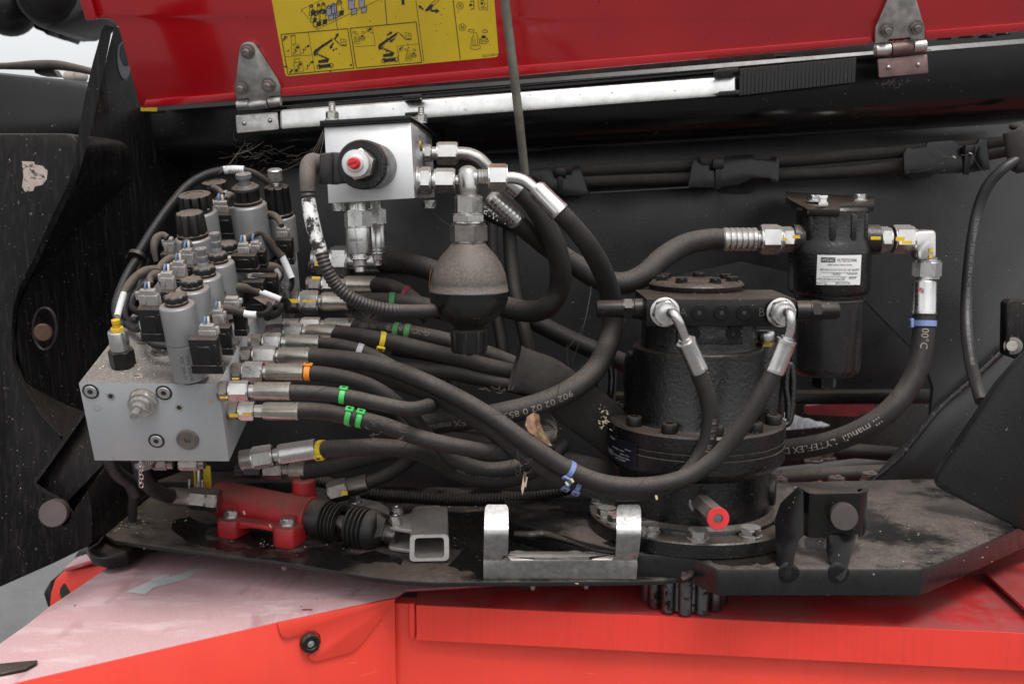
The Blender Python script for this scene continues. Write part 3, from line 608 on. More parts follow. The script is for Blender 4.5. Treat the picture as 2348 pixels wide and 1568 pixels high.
stain(dk, [(800, 1270), (860, 1262), (930, 1275), (920, 1290), (870, 1284), (850, 1292), (810, 1286)], ZT + .0004, 8)
# weld lumps on the base plate near the galvanised bracket
tube('weld_bead', [tuple(px(hit(x, y, zpl(ZB + .002)))) + (depth(hit(x, y, zpl(ZB + .002))),) for x, y in [(1180, 1225), (1215, 1228), (1250, 1226), (1300, 1240), (1360, 1260), (1410, 1268)]], [8, 11, 10, 6, 4, 4], blackd, bs, 10)
rb = thing('ring_bearing', 'row of painted hex bolts on the slew ring behind the gear motor', 'bearing', (1860, 1120, 1.5))
plate('inner_wall', [(1700, 1100), (2050, 1060), (2120, 1100), (2080, 1160), (1700, 1180)], 1.66, .05, blackd, rb, .004)
for i, (x, y, d) in enumerate(((1865, 1052, 1.6), (1895, 1046, 1.62), (1820, 1136, 1.36), (1876, 1122, 1.40), (1918, 1108, 1.44), (1786, 1110, 1.5), (1995, 1098, 1.5))):
    A = P(x, y, d); rev('bolt', A - UP * .004, A + UP, [(0, 22), (5, 22), (6, 19)] + [(6 + t, q, *z) for t, q, *z in hexr(0, 15, 20)], zincd, rb, d / F, 24)
    if i > 1: rev('paint_mark', A + UP * .0118 + RX * .002, A + UP, [(0, 5), (.4, 4.5)], rmark, rb, d / F, 10)
# ================================================================== red chassis below
ZS = -.462
PS = zpl(ZS)
ch = thing('red_chassis', 'bright red chassis with a thick slab edge below the base plate', 'chassis', (1500, 1450, 1.15))
A_, B_ = hit(955, 1385, PS), hit(2348, 1450, PS); dv = (B_ - A_).normalized(); nv = Vector((dv.y, -dv.x, 0)); nv = nv if nv.y < 0 else -nv
sl_ = [A_, A_ + dv * 1.4, A_ + dv * 1.4 - nv * .55, A_ - nv * .55 - dv * .1]
prism('slab', sl_, -UP * .042, dustred, ch, .0015)
sawn = M('sawn_slab_edge', (.78, .047, .030), .40, 0, (60, .04), .05, dlow=.3, var=(5, .04), speck=((90, .76, (.8, .25, .18)), (240, .77, (.2, .02, .02))), streak=((240, 240, 4), .30, (.52, .03, .02)))
bm = bmesh.new(); a0 = A_ + nv * .0012; q = [a0 - UP * .0005, a0 + dv * 1.4 - UP * .0005, a0 + dv * 1.4 - UP * .0415, a0 - UP * .0415]
prism_bm(bm, q, -nv * .003); link('slab_edge', bm, sawn, ch)
m0 = A_ - nv * .010 - dv * .06 + UP * -.004
prism('side_face', [m0, m0 + dv * 1.5, m0 + dv * 1.5 - UP * .4, m0 - UP * .4], -nv * .02, chasred, ch, .001)
tube('end_weld', [A_ + dv * .002 - dv * .008 - nv * .004 - UP * z for z in (0.0, .012, .03, .041)], [7, 9, 9, 7], chasred, ch, 10)
prism('gap_shade', [hit(x, y, zpl(ZS - .02)) for x, y in ((780, 1330), (1010, 1330), (960, 1378), (900, 1392), (780, 1400))], -UP * .01, blackd, ch)  # black sheet added to make the gap beside the cover dark
# pink dusty cover sheet at left, sloping skirt in front
cv = thing('sheet_cover', 'dusty faded red sheet metal cover with a white arrow, bottom left', 'cover', (400, 1400, 1.15))
top_plate('cover', [(930, 1352), (905, 1368), (640, 1424), (70, 1556), (-60, 1588), (-60, 1510), (0, 1474), (60, 1432), (113, 1390), (280, 1278), (360, 1246), (440, 1200), (900, 1200), (1250, 1330), (1050, 1345)], ZS + .006, .003, pinktop, cv, .0008)
PC = zpl(ZS + .006)
ed = [hit(x, y, PC) for x, y in ((-60, 1589), (70, 1557), (640, 1425), (905, 1369))]
sk_ = (ed[3] - ed[0]).cross(UP).normalized(); sk_ = sk_ if sk_.y > 0 else -sk_
prism('skirt', [p - UP * .0006 for p in ed] + [p - UP * .22 for p in ed[::-1]], sk_ * .003, chasred, cv, .0006)
PK = plane3(ed[3] - FW * .0004, ed[2] - FW * .0004, ed[2] - UP * .22 - FW * .0004)
fl = [(634, 1426), (905, 1369.5), (903, 1376), (828, 1472), (806, 1492), (790, 1497), (722, 1514), (710, 1511), (704, 1501), (727, 1488), (734, 1470), (731, 1452), (718, 1443), (700, 1444), (690, 1453), (655, 1461), (645, 1458), (640, 1448)]
kn = PK[1] if PK[1].dot(CAM - ed[1]) > 0 else -PK[1]
prism('slotted_flap', [hit(x, y, PK) + kn * .003 for x, y in fl], -kn * .003, chasred, cv, .0008)
c0 = hit(708, 1470, PK)
rev('rubber_button', c0, c0 + kn, [(0, 22), (14, 22), (18, 20), (18.5, 14), (15, 12)], plas, cv, depth(c0) / F, 28)
rev('button_screw', c0 + kn * .006, c0 + kn, [(0, 12), (2, 12), (2.5, 4), (4, 3.5), (4.2, .5)], zincl, cv, depth(c0) / F, 20)
ar = [(865, 937), (1045, 855), (1036, 848), (1165, 806), (1160, 832), (1385, 770), (1284, 850), (1052, 908), (1034, 928), (995, 954)]
bm = bmesh.new(); fill_bm(bm, [(x / 2.997, 1045 + y / 2.997) for x, y in ar], PC, .0006); link('arrow_sticker', bm, M('grey_white_sticker', (.55, .56, .55), .5, var=(30, .1)), cv, smooth=False)
prism('side_lamp', [hit(x, y, PC) + UP * .004 for x, y in ((-30, 1546), (-20, 1530), (40, 1524), (88, 1520), (84, 1527), (60, 1540), (0, 1552))], -UP * .004, plas, cv, .0015)
prism('slot_grommet', [hit(x, y, PC) + UP * .002 for x, y in ((345, 1266), (365, 1254), (395, 1250), (410, 1250), (385, 1258))], -UP * .002, plas, cv)
bm = bmesh.new(); fill_bm(bm, [(138, 1568), (142, 1561), (230, 1563), (236, 1580), (135, 1600)], PK, .0006); link('yellow_label', bm, yellow, cv, smooth=False)
wh = thing('red_tow_eye', 'rounded red lug with a dark hole poking out past the cover at left', 'lug', (200, 1340, 1.7))
plate('lug', [(112, 1392), (115, 1360), (125, 1330), (145, 1310), (260, 1290), (300, 1265), (320, 1300), (250, 1400), (160, 1420)], 1.65, .03, chasred, wh, .004)
rev('bore', P(165, 1355, 1.652), P(165, 1355, 1.6), [(0, 26), (1, 26), (1.4, 22), (1.4, 1)], hole, wh, 1.65 / F, 24)
plate('tyre_edge', [(98, 1360), (116, 1330), (118, 1395), (108, 1392)], 1.72, .1, plas, wh, .004)
plate('top_flange', [(145, 1302), (275, 1262), (285, 1268), (150, 1312)], 1.64, .05, pinktop, wh, .002)
plate('rubber_corner', [(166, 1285), (178, 1262), (210, 1258), (262, 1272), (175, 1296)], 1.75, .1, plas, wh, .006)
sd = thing('right_cover', 'dull red cover sheet at the lower right edge', 'cover', (2330, 1330, 1.2))
top_plate('sheet', [(2258, 1310), (2348, 1392), (2420, 1450), (2420, 1270), (2290, 1298)], ZS + .012, .004, dustred, sd, .001)
# right plates
rp = thing('battery_panel', 'large dark grey folded panel with rounded corner at lower right', 'panel', (2250, 1050, 1.2))
prism('panel', [(2420, 745, 1.16), (2348, 812, 1.18), (2288, 880, 1.2), (2235, 960, 1.22), (2152, 1080, 1.25), (2147, 1100, 1.25), (2150, 1114, 1.25), (2160, 1124, 1.25), (2348, 1218, 1.2), (2420, 1255, 1.18)], FW * .012, char, rp, .003)
bt = thing('bolted_bracket', 'black bracket with a hex bolt and washer at the right edge', 'bracket', (2340, 780, 1.3))
plate('bracket', [(2308, 695), (2318, 687), (2420, 690), (2420, 840), (2330, 824), (2306, 815)], 1.33, .02, pill, bt, .003)
rev('washer', P(2323, 793, 1.33), P(2323, 793, 1.3), [(0, 20), (3, 20), (3.5, 17), (3.5, 6)], zincd, bt, 1.33 / F, 24)
rev('bolt', P(2321, 793, 1.328), P(2318, 793, 1.3), hexr(0, 12, 13), zincy, bt, 1.33 / F, 24)
# ================================================================== upper aluminium valve block
def hexnut(name, A, n, s, t0, t1, r, mat, par, rot=0.0, c=.12): return rev(name, A, A + n, hexr(t0, t1, r, c), mat, par, s, 24, rot)
def box6(name, TL, TR, BR_, BL_, back, mat, par, bevel=.0008):
    f = [V3(p) for p in (TL, TR, BR_, BL_)]; return prism(name, f, back, mat, par, bevel)
uv = thing('upper_valve_block', 'bright aluminium valve block hanging under a black mounting plate', 'valve block', (850, 450, 1.05))
bk = P(990, 312, 1.30) - P(942, 280, 1.05)
box6('block', (743, 292, 1.05), (942, 280, 1.05), (951, 455, 1.05), (753, 467, 1.05), bk, alu, uv)
a, b_, c_ = P(733, 290, 1.045), P(943, 277, 1.045), P(1022, 331, 1.42)
prism('mounting_plate', [a, b_, c_, c_ + (a - b_)], UP * .0055, black, uv, .0008)
for x, y, d, s_ in ((762, 277, 1.10, 1.0), (966, 283, 1.26, .9)):
    A = P(x, y, d) ; s = d / F * s_
    rev('stud', A, A + UP, [(0, 17), (3, 17), (3.2, 14)] + [(3 + t, q, *z) for t, q, *z in hexr(0, 17, 15)] + [(20, 8.5)] + [(20 + i * 2.2, 8.5 if i % 2 else 7.2) for i in range(10)] + [(42, 5)], zinc, uv, s, 24)
for x, y, d in ((777, 474, 1.09), (984, 467, 1.24)):
    A = P(x, y, d); s = d / F
    rev('bolt', A + UP * .004, A - UP, [(0, 16), (4, 16), (4.2, 14)] + [(4 + t, q, *z) for t, q, *z in hexr(0, 14, 16)], zinc, uv, s, 24)
A = P(935, 330, 1.16); sd_ = (P(951, 320, 1.05) - P(743, 331, 1.05)).normalized()
rev('side_plug', P(963, 334, 1.14), P(963, 334, 1.14) + sd_, [(0, 14), (3, 14), (5, 12), (5.2, 6), (3, 5)], brass, uv, 1.14 / F, 20)
# solenoid coil pointing at the viewer
cl = thing('front_solenoid', 'black solenoid coil with red button on the aluminium block', 'solenoid', (840, 380, 1.0))
C0 = P(859, 382, 1.048); ax = -FW; s = .95 / F
rev('coil', C0, C0 + ax, [(0, 54), (6, 57), (200, 58), (228, 57), (232, 54), (232, 38), (228, 36)], plas, cl, s, 40)
C1 = C0 + ax * (230 * s)
rev('nut', C1 + ax * .0003, C1 + ax, hexr(0, 62, 36, .10), zincl, cl, s, 24, .3)
rev('disc', C1 + ax * (60 * s), C1 + ax, [(0, 31), (10, 31), (34, 31), (37, 29), (38, 20), (44, 17), (44.2, 12)], M('satin_nut_face', (.75, .75, .74), .5, 1.0, None, 0, var=(50, .03)), cl, s, 36)
rev('red_button', C1 + ax * (100 * s), C1 + ax, [(0, 13), (16, 13), (18, 11.5), (40, 11.5), (43, 10), (43.3, 1)], plasr, cl, s, 24)
obox('button_slot', C1 + ax * (143.5 * s), (RX * .94 + UP * .34, UP * .94 - RX * .34, FW), (19 * s, 3 * s, .0006), M('dark_red_slot', (.15, .01, .01), .6), cl)
me = text_me('HYDRAFORCE', .0066)
for v in me.vertices:
    th = rad(52) - v.co.x / (50 * s) ; rr = 45 * s + v.co.y
    v.co = C1 + ax * (.0022) + RX * (rr * math.cos(th)) + UP * (rr * math.sin(th))
link_me('moulded_lettering', me, emb, cl, smooth=False)
plate('plug_housing', rnd_poly([(733, 352), (770, 349), (800, 352), (800, 420), (770, 422), (730, 423)], 5), .985, .034, plas, cl, .003)
plate('plug_rim', [(757, 349), (763, 349), (763, 424), (757, 424)], .982, .040, plas, cl, .0015)
tube('cable_boot', [(741, 385, 1.0), (728, 375, .995), (714, 372, .99), (706, 385, .985), (705, 412, .98), (706, 440, .98)], [21, 21, 20, 19, 18, 17], boot, cl, 20)
cdt = thing('conduit', 'ribbed conduit from the front solenoid with a scorched silver sleeve', 'conduit', (740, 560, 1.0))
tube('upper_conduit', [(705, 425, .98), (706, 445, .98), (708, 465, .98)], 15.5, conduit, cdt, 16, 10, None, (.0042, .09))
tube('heat_sleeve', [(707, 458, .978), (712, 490, .975), (721, 530, .973), (733, 570, .97), (737, 580, .97)], [16, 17, 17, 16, 14], M('scorched_silver_sleeve', (.72, .71, .69), .5, .2, (200, .3), .2, rust=(48, .50, (.02, .018, .017))), cdt, 16)
tube('corrugated_conduit', [(734, 572, .97), (747, 612, .97), (768, 650, .975), (800, 680, .98), (845, 701, .99), (900, 712, 1.0), (955, 714, 1.03), (1010, 712, 1.07)], [14, 14.5, 15, 15, 15, 15, 15, 15], conduit, cdt, 16, 10, None, (.0036, .085))
# fittings on the right face
uf = thing('block_fitting', 'two steel elbow fittings and tee screwed into the side of the aluminium block', 'fitting', (1050, 400, 1.12))
def xfit(par, items, x0, y0, d, mat=zinc, tilt=(1, 0), rot=.3):
    """turned and hexagonal pieces along a line; items: (name, kind, x start, x end, radius px)"""
    s = d / F; t = Vector(tilt); dirv = (P(x0 + 100 * t.x, y0 + 100 * t.y, d) - P(x0, y0, d)).normalized(); A = P(x0, y0, d); objs = []
    for nm, kind, a, b, r, *m in items:
        mt = m[0] if m else mat; a -= x0; b -= x0
        if kind == 'h': rings = hexr(a, b, r, .10)
        elif kind == 't':
            n = max(3, int((b - a) / 3)); rings = [(a + (b - a) * i / n, r * (1 if i % 2 else .92)) for i in range(n + 1)]
        elif kind == 'f':           # crimped ferrule
            rings = [(a, r * .80), (a + 1, r * .92), (a + 5, r * .94), (a + 6, r * 1.0, ('f', 8, .05)), (b - 8, r, ('f', 8, .05)), (b - 6, r * 1.01), (b - 1, r * 1.01), (b, r * .95), (b, r * .8)]
        elif kind == 'g':           # ferrule with crimp rings
            L_ = b - a; rings = [(a, r * .8), (a + 1, r * .95)]
            for i in range(6): rings += [(a + L_ * (i / 6) + 2, r * .93), (a + L_ * (i / 6) + 4, r), (a + L_ * ((i + 1) / 6) - 2, r)]
            rings += [(b, r * .93), (b, r * .8)]
        else: rings = [(a, r * .9), (a + 1, r), (b - 1, r), (b, r * .9)]
        objs.append(rev(nm, A, A + dirv, rings, mt, par, s, 24, rot))
    return objs
xfit(uf, [('adapter', 'c', 966, 972, 20), ('adapter', 'h', 972, 990, 21), ('collar', 'c', 990, 1002, 15), ('nut', 'h', 1002, 1050, 27)], 966, 352, 1.17)
tube('elbow', [(1045, 352, 1.17), (1075, 354, 1.17), (1100, 366, 1.17), (1122, 392, 1.175), (1135, 425, 1.18)], 15, zinc, uf, 18)
xfit(uf, [('adapter', 'c', 955, 962, 33), ('adapter', 'h', 962, 990, 33), ('collar', 'c', 990, 997, 18), ('nut', 'h', 996, 1044, 30), ('collar', 'c', 1044, 1056, 13)], 955, 415, 1.08, zinc, (1, .002))
xfit(uf, [('run', 'c', 1086, 1096, 19), ('thread', 't', 1096, 1121, 20), ('nut', 'h', 1120, 1164, 33, zincl)], 1086, 408, 1.07)
A = P(1072, 392, 1.075)
rev('tee_body', P(1072, 381, 1.07), P(1076, 452, 1.07), [(0, 8), (3, 15), (8, 20), (20, 23), (52, 23), (60, 21), (71, 16)], zinc, uf, 1.07 / F, 24)
tube('elbow', [(1155, 408, 1.07), (1178, 408, 1.07), (1200, 414, 1.07), (1218, 427, 1.07), (1232, 441, 1.07)], 14, zincl, uf, 18)
A = P(1074, 447, 1.07)
rev('nut', A, A - UP, hexr(0, 45, 34, .10), zinc, uf, 1.06 / F, 24, .25)
# pressure sensors under the block
for nm, x, y0, d, k_, lb in (('pressure_switch', 820, 466, 1.07, 1.0, 'silver pressure switch with engraved number, front one under the aluminium block'), ('pressure_switch', 861, 462, 1.14, .72, 'silver pressure switch half hidden behind another one')):
    t = thing(nm, lb, 'pressure switch', (x, y0, d), 'pressure switches under the aluminium block'); A = P(x, y0, d); s = d / F; dn = P(x + 6, y0 + 158, d) - A
    hgt = 158; f = 1.0 if k_ == 1 else .93
    rev('neck', A, A + dn, [(0, 20 * k_), (22 * f, 20 * k_)], zincl, t, s, 24)
    rev('hex_body', A, A + dn, hexr(19 * f, 58 * f, 32.5 * k_, .06), zincl, t, s, 24, .12)
    rev('body', A, A + dn, [(58 * f, 27 * k_), (60 * f, 29 * k_), (115 * f, 29.5 * k_), (119 * f, 27 * k_)], zincl, t, s, 32)
    rev('lock_nut', A, A + dn, hexr(119 * f, 130 * f, 23 * k_), zincl, t, s, 24)
    rev('port', A, A + dn, [(129 * f, 13 * k_)] + [((130 + i * 2) * f, (17 if i % 2 else 15) * k_) for i in range(9)] + [(148 * f, 13 * k_), (158 * f, 12 * k_), (159 * f, 10 * k_)], zincl, t, s, 24)
    if k_ == 1: text_rev('engraved_number', '002M/25', A + dn.normalized() * (84 * s), dn, 29.6 * s, .0042, emb, t, .25)
# accumulator
ac = thing('accumulator', 'dusty black round hydraulic accumulator hanging from the tee fitting', 'accumulator', (1074, 660, 1.05))
A = P(1074, 490, 1.06); s = 1.05 / F; dn = -UP
rev('neck_nut', A, A + dn, hexr(0, 22, 40, .08), zinc, ac, s, 24, .5)
rev('hex_boss', A, A + dn, hexr(24, 66, 45, .06), zincd, ac, s, 24, .2)
rev('vessel', A, A + dn, [(62, 36), (72, 42), (84, 52), (98, 65), (116, 76.5), (138, 85.5), (160, 90.5), (176, 91.6), (177, 93), (182, 93.2), (184, 92), (200, 91.5), (216, 86), (232, 76), (246, 62), (256, 46), (262, 36), (274, 33)], accm, ac, s, 48, 0, 60)
rev('gas_cap', A, A + dn, [(268, 34), (270, 40), (273, 45, ('f', 9, .13)), (318, 43, ('f', 9, .13)), (324, 40), (325, 34), (326, 10), (332, 8), (333, 3)], plas, ac, s, 60)
bm = bmesh.new()
rb_ = [(A + dn * (z * s)) for z in (122, 170)]
for th in range(5): pass
bm.free()
me = text_me('2 5', .006)
o = text_rev('moulded_number', '2 5', A + dn * (236 * s), UP, 75 * s, .0055, emb, ac, .25)
bm = bmesh.new(); N_ = (CAM - A); N_ = (N_ - UP * N_.z).normalized(); Bv = UP.cross(N_)
vs_ = [[bm.verts.new(A + dn * (z * s) + (N_ * math.cos(ph) + Bv * math.sin(ph)) * ((rz + .7) * s)) for z, rz in ((128, 87), (140, 89.6), (155, 91.4), (172, 92.3))] for ph in [-1.40 - i * .06 for i in range(4)]]
for i in range(3):
    for j in range(3): bm.faces.new((vs_[i][j], vs_[i][j + 1], vs_[i + 1][j + 1], vs_[i + 1][j]))
link('warning_label', bm, M('orange_label', (.75, .30, .02), .5), ac)
# ================================================================== grey manifold block
GA, GB, GC = P(180, 878, 1.0), P(501, 880, 1.0), P(716, 548, 1.35)
gu = (GB - GA).normalized(); gv = (GC - GB); gv = (gv - gu * gv.dot(gu)); GL = gv.length; gv.normalize(); gn = gu.cross(gv).normalized()
if gn.dot(UP) < 0: gn = -gn
PT = (GA, gn); PRt = (GB, gu); PF = (GA, gv); GW = (GB - GA).length; GH = .0885
mf = thing('manifold_block', 'grey anodised hydraulic manifold block with dusty top', 'manifold', GA + gu * (GW / 2) - gn * GH)
prism('block', [GA, GB, GB - gn * GH, GA - gn * GH], gv * GL, gris, mf, .0007)
def fr(x, y): return hit(x, y, PF)
for x, y in ((208, 897), (376, 900), (359, 1010)):
    c = fr(x, y); s = 1.01 / F
    rev('counterbore_shade', c - gv * .0004, c - gv, [(0, 19), (.3, 19), (.3, 16.5)], hole, mf, s, 28)  # dark ring gives the screw recess its shade as colour
    rev('socket_screw', c - gv * .0002, c - gv, [(0, 14.5), (2, 14.5), (3, 13.5), (3.2, 7, 'h'), (1.0, 6.5, 'h')], zincl, mf, s, 24); rev('hex_bore_shade', c - gv * .0009, c - gv, [(0, 6.6, 'h'), (.3, 6.6, 'h')], hole, mf, s, 24)  # dark hexagon darkens the socket, shade put in as colour
for x, y, r in ((254, 908, 9), (411, 934, 9), (222, 932, 9.5)):
    c = fr(x, y); s = 1.01 / F
    rev('tapped_hole' if r == 9 else 'flush_plug', c - gv * .0003, c - gv, [(0, r), (.4, r), (.4, r * .72), (-.1, r * .6)] if r == 9 else [(0, r), (.5, r * .95)], zincl if r == 9 else gris, mf, s, 20)
    if r == 9: rev('bore', c - gv * .0004, c - gv, [(0, 5.5), (.2, 5.5)], hole, mf, s, 16)
0 and prism('scribed_line', [fr(198, 947) - gv * .0003, fr(511, 950) - gv * .0003, fr(511, 951.2) - gv * .0003, fr(198, 948.2) - gv * .0003], gv * .0002, zincd, mf)
c = fr(431, 1007); s = 1.02 / F
rev('hex_socket_plug', c, c - gv, [(0, 26), (4, 26), (6, 24.5), (6, 21), (5.4, 20.5), (6.2, 20), (6.2, 9, 'h'), (1.5, 8, 'h')], zincd, mf, s, 36)
c = fr(330, 918)
rev('cartridge', c - gv * .0002, c - gv, [(0, 33), (3, 33)] + [(3 + t, q, *z) for t, q, *z in hexr(0, 20, 33)] + [(24, 24), (32, 22), (34, 17)] + [(34 + t, q, *z) for t, q, *z in hexr(0, 14, 17)] + [(49, 9), (60, 9), (64, 10), (70, 9), (71, 3)], zinc, mf, s, 36)
for x, y in ((317, 860), (540, 660)):
    c = hit(x, y, PT); rev('top_hole', c, c + gn, [(0, 10), (.6, 9.5), (.6, 7), (.2, 6)], zincl, mf, 1.03 / F, 18)
c = hit(372, 806, PT); rev('top_plug', c, c + gn, [(0, 26), (4, 25)] + [(4 + t, q, *z) for t, q, *z in hexr(0, 14, 24)], zincd, mf, 1.05 / F, 24)
c = hit(328, 784, PT); rev('top_plug', c, c + gn, [(0, 14), (4, 14), (5, 12), (5, 7), (2, 6)], zincd, mf, 1.05 / F, 20)
for i, (x, y) in enumerate(((716, 631), (709, 610), (702, 650), (692, 672), (632, 748), (648, 724), (730, 585))):
    c = hit(x, y, PRt); rev('side_hole', c, c + gu, [(0, 11), (.5, 10.5), (.5, 8)], zincl, mf, depth(c) / F * .9, 18); rev('bore', c + gu * .0002, c + gu, [(0, 7), (.2, 7)], hole, mf, depth(c) / F * .9, 14)
me = text_me('8F', .006)
text_flat('paint_marking', 'BF', fr(478, 924), gu, gn, .0058, ymark, mf)
# pressure transducer on the block
t = thing('transducer', 'slim silver pressure sensor with yellow tip on the left of the manifold top', 'sensor', hit(283, 838, PT))
B0 = hit(283, 838, PT); T0 = P(264, 728, depth(B0) - .02); s = 1.03 / F
rev('base_hex', B0, T0, [(0, 27)] + hexr(1, 40, 29, .05), plas, t, s, 24, .2); rev('barrel', B0, T0, [(40, 20), (42, 22), (84, 22), (87, 20)], zincl, t, s, 28)
rev('collar', B0, T0, hexr(86, 94, 15), ymark, t, s, 24); rev('tip', B0, T0, [(94, 8.5), (104, 8.5), (105, 9.5), (113, 9.5), (113.5, 7), (111, 6)], ymark, t, s, 20)
# ------------------------------------------------------------------ solenoids
GRP = 'solenoid valves on the grey manifold'
def wires(par, c, s, up, n=2):
    for i, m in enumerate((blue, wirew)[:n]):
        a = c + gu * ((i - .5) * 9 * s); tube('wire', [a, a + up * (8 * s) + gv * .001, a + up * (15 * s) + gu * ((.5 - i) * 3 * s) + gv * .004], 3.0, m, par, 8, 5)
def connector(par, bx_, gx, d, side=1, n=2, up=None, dep=26):
    """black coil socket (photo rect) with a grey plug on top"""
    up = up or gn; s = d / F
    x0, y0, x1, y1 = bx_; w, h = x1 - x0, y1 - y0; c = P((x0 + x1) / 2, (y0 + y1) / 2, d); D_ = dep * s
    bm = bmesh.new(); ax3 = (gu, up, gv)
    obox_bm(bm, c, ax3, (w * s * .96, h * s, D_)); bmesh.ops.recalc_face_normals(bm, faces=bm.faces); bev(bm, 2.2 * s)
    link('socket', bm, plas, par)
    bm = bmesh.new(); obox_bm(bm, c - up * (h * .36 * s) - gv * (D_ * .08), ax3, (w * s * 1.06, h * s * .25, D_)); obox_bm(bm, c + up * (h * .05 * s) - gv * (D_ * .5) , ax3, (w * .42 * s, h * .5 * s, 3.0 * s)); obox_bm(bm, c + up * (h * .05 * s) + gu * (w * .38 * s) - gv * (D_ * .5), ax3, (w * .10 * s, h * .62 * s, 4 * s))
    bmesh.ops.recalc_face_normals(bm, faces=bm.faces); bev(bm, 1.2 * s, 1); link('socket_rim', bm, plas, par)
    if gx:
        x0, y0, x1, y1 = gx; w, h = x1 - x0, y1 - y0; g = P((x0 + x1) / 2, (y0 + y1) / 2, d); bm = bmesh.new()
        obox_bm(bm, g - up * (h * .14 * s), ax3, (w * s * .9, h * .72 * s, D_ * .72)); obox_bm(bm, g + up * (h * .2 * s), ax3, (w * s * .74, h * .6 * s, D_ * .6)); obox_bm(bm, g + gu * (side * w * .5 * s) + up * (h * .16 * s), ax3, (w * .22 * s, h * .42 * s, D_ * .4)); obox_bm(bm, g - gv * (D_ * .36) + gu * (side * w * .2 * s), ax3, (w * .22 * s, h * .5 * s, 4 * s))
        bmesh.ops.recalc_face_normals(bm, faces=bm.faces); bev(bm, 1.3 * s, 1); pl = link('plug', bm, grayp, par)
        if n: wires(par, g + up * (h * .48 * s), s, up, n)
def solenoid(lb, base, top, r, caps, conns=(), split=None, skirt=True, db=0.0, low=None):
    """base/top: photo centres of the foot and of the coil's top disc; caps: list of (profile rings above top, material, name)"""
    B0 = hit(base[0], base[1], PT); s = depth(B0) / F
    L = math.hypot(top[0] - base[0], top[1] - base[1]); T0 = P(top[0], top[1], depth(B0) - .42 * L * s)
    t = thing('solenoid_valve', lb, 'solenoid valve', B0, GRP); A = B0; d = T0 - B0; n = d.length / s
    rev('stem', A, T0, [(0, r * .62), (n * .12, r * .62)], plas, t, s, 24)
    lo = 8 if low is None else low
    if split:
        rev('coil', A, T0, [(lo, r - 3), (lo + 2, r), (n * split - 1, r), (n * split, r - 1.5)], coil, t, s, 40); rev('coil', A, T0, [(n * split + 1, r - 1.5), (n * split + 2, r), (n - 5, r), (n - 2, r - 1.5), (n, r - 5), (n, r * .5)], coil, t, s, 40)
    else: rev('coil', A, T0, [(lo, r - 3), (lo + 2, r), (n - 5, r), (n - 2, r - 1.5), (n, r - 5), (n, r * .5)], coil, t, s, 40)
    for nm, rings, m, seg in caps: rev(nm, A, T0, [(n + q[0],) + tuple(q[1:]) for q in rings], m, t, s, seg)
    for c in conns: connector(t, c[0], c[1], depth(T0) + c[2] if len(c) > 2 else depth(T0), c[3] if len(c) > 3 else 1, c[4] if len(c) > 4 else 2, d.normalized())
    return t, (A, T0, s, n)
def lowcap(r): return ('cap', [(0, r), (6, r), (7, r * .86), (10, r * .92, ('k', 8, .09)), (17, r * .97, ('k', 8, .11)), (20, r * .92, ('k', 8, .11)), (22, r * .8, ('k', 8, .08)), (23, r * .5), (23, 1)], plasd, 54)
def pin(r, h): return ('manual_pin', [(12, r), (h * .5, r), (h * .52, r * .95), (h * .54, r), (h * .72, r), (h * .74, r * .8), (h * .9, r * .78), (h * .91, r * 1.05, ('k', 20, .03)), (h, r * 1.05, ('k', 20, .03)), (h, r * .6), (h - 2, r * .5)], coil, 40)
t, S1 = solenoid('foremost grey solenoid, two coils tall, with part number print', (440, 872), (405.5, 697), 39.5, [lowcap(26)], [((324, 702, 380, 782), (318, 662, 366, 706), .012, -1), ((440, 770, 508, 856), (456, 742, 499, 784), -.006, 1)], split=.52)
text_rev('printed_number', '12 VDC 26102/10', S1[0] + (S1[1] - S1[0]).normalized() * .012, S1[1] - S1[0], 39.8 * S1[2], .0001, ink, t)
me = text_me('2610210  35/19', .0052); dd = (S1[1] - S1[0]).normalized(); N_ = (CAM - S1[0]); N_ = (N_ - dd * N_.dot(dd)).normalized(); Bv = dd.cross(N_); rr = 39.9 * S1[2]
def up_text(txt, th0, l0, size):
    me = text_me(txt, size)
    for v in me.vertices:
        ph = th0 - v.co.y / rr; v.co = S1[0] + dd * (l0 + v.co.x) + (N_ * math.cos(ph) + Bv * math.sin(ph)) * rr
    link_me('printed_number', me, emb, t, smooth=False)
up_text('26102/0 35/19', .1, .006, .0046); up_text('12 VDC 22/0', -.22, .008, .0046)
solenoid('grey solenoid with dusty scalloped cap, second from the front', (465, 815), (441, 660), 37.5, [lowcap(25)], [((499, 744, 534, 812), (488, 708, 516, 744), .0, 1), ((372, 664, 404, 700), (368, 622, 402, 664), .01, -1)])
solenoid('grey solenoid with short manual pin, third from the front', (491, 770), (470, 632), 36.5, [lowcap(25), pin(12, 64)], [((538, 705, 566, 768), (514, 680, 552, 708), .0, 1, 0), ((396, 634, 428, 664), (395, 597, 428, 636), .01, -1)])
solenoid('grey solenoid with tall green tipped pin, fourth from the front', (520, 730), (501, 601), 35, [lowcap(22), pin(11, 68)], [((420, 606, 450, 640), (417, 569, 446, 608), .01, -1), ((560, 640, 612, 712), None, .03, 1, 0), ((606, 628, 640, 690), None, .05, 1, 0)])
solenoid('grey solenoid with wide dusty cap beside the twin grey plugs', (542, 700), (524, 578), 34, [lowcap(23)], [((533, 581, 592, 622), (545, 556, 574, 586), -.01, 1), ((594, 572, 612, 612), (574, 552, 598, 580), .02, 1, 1)])
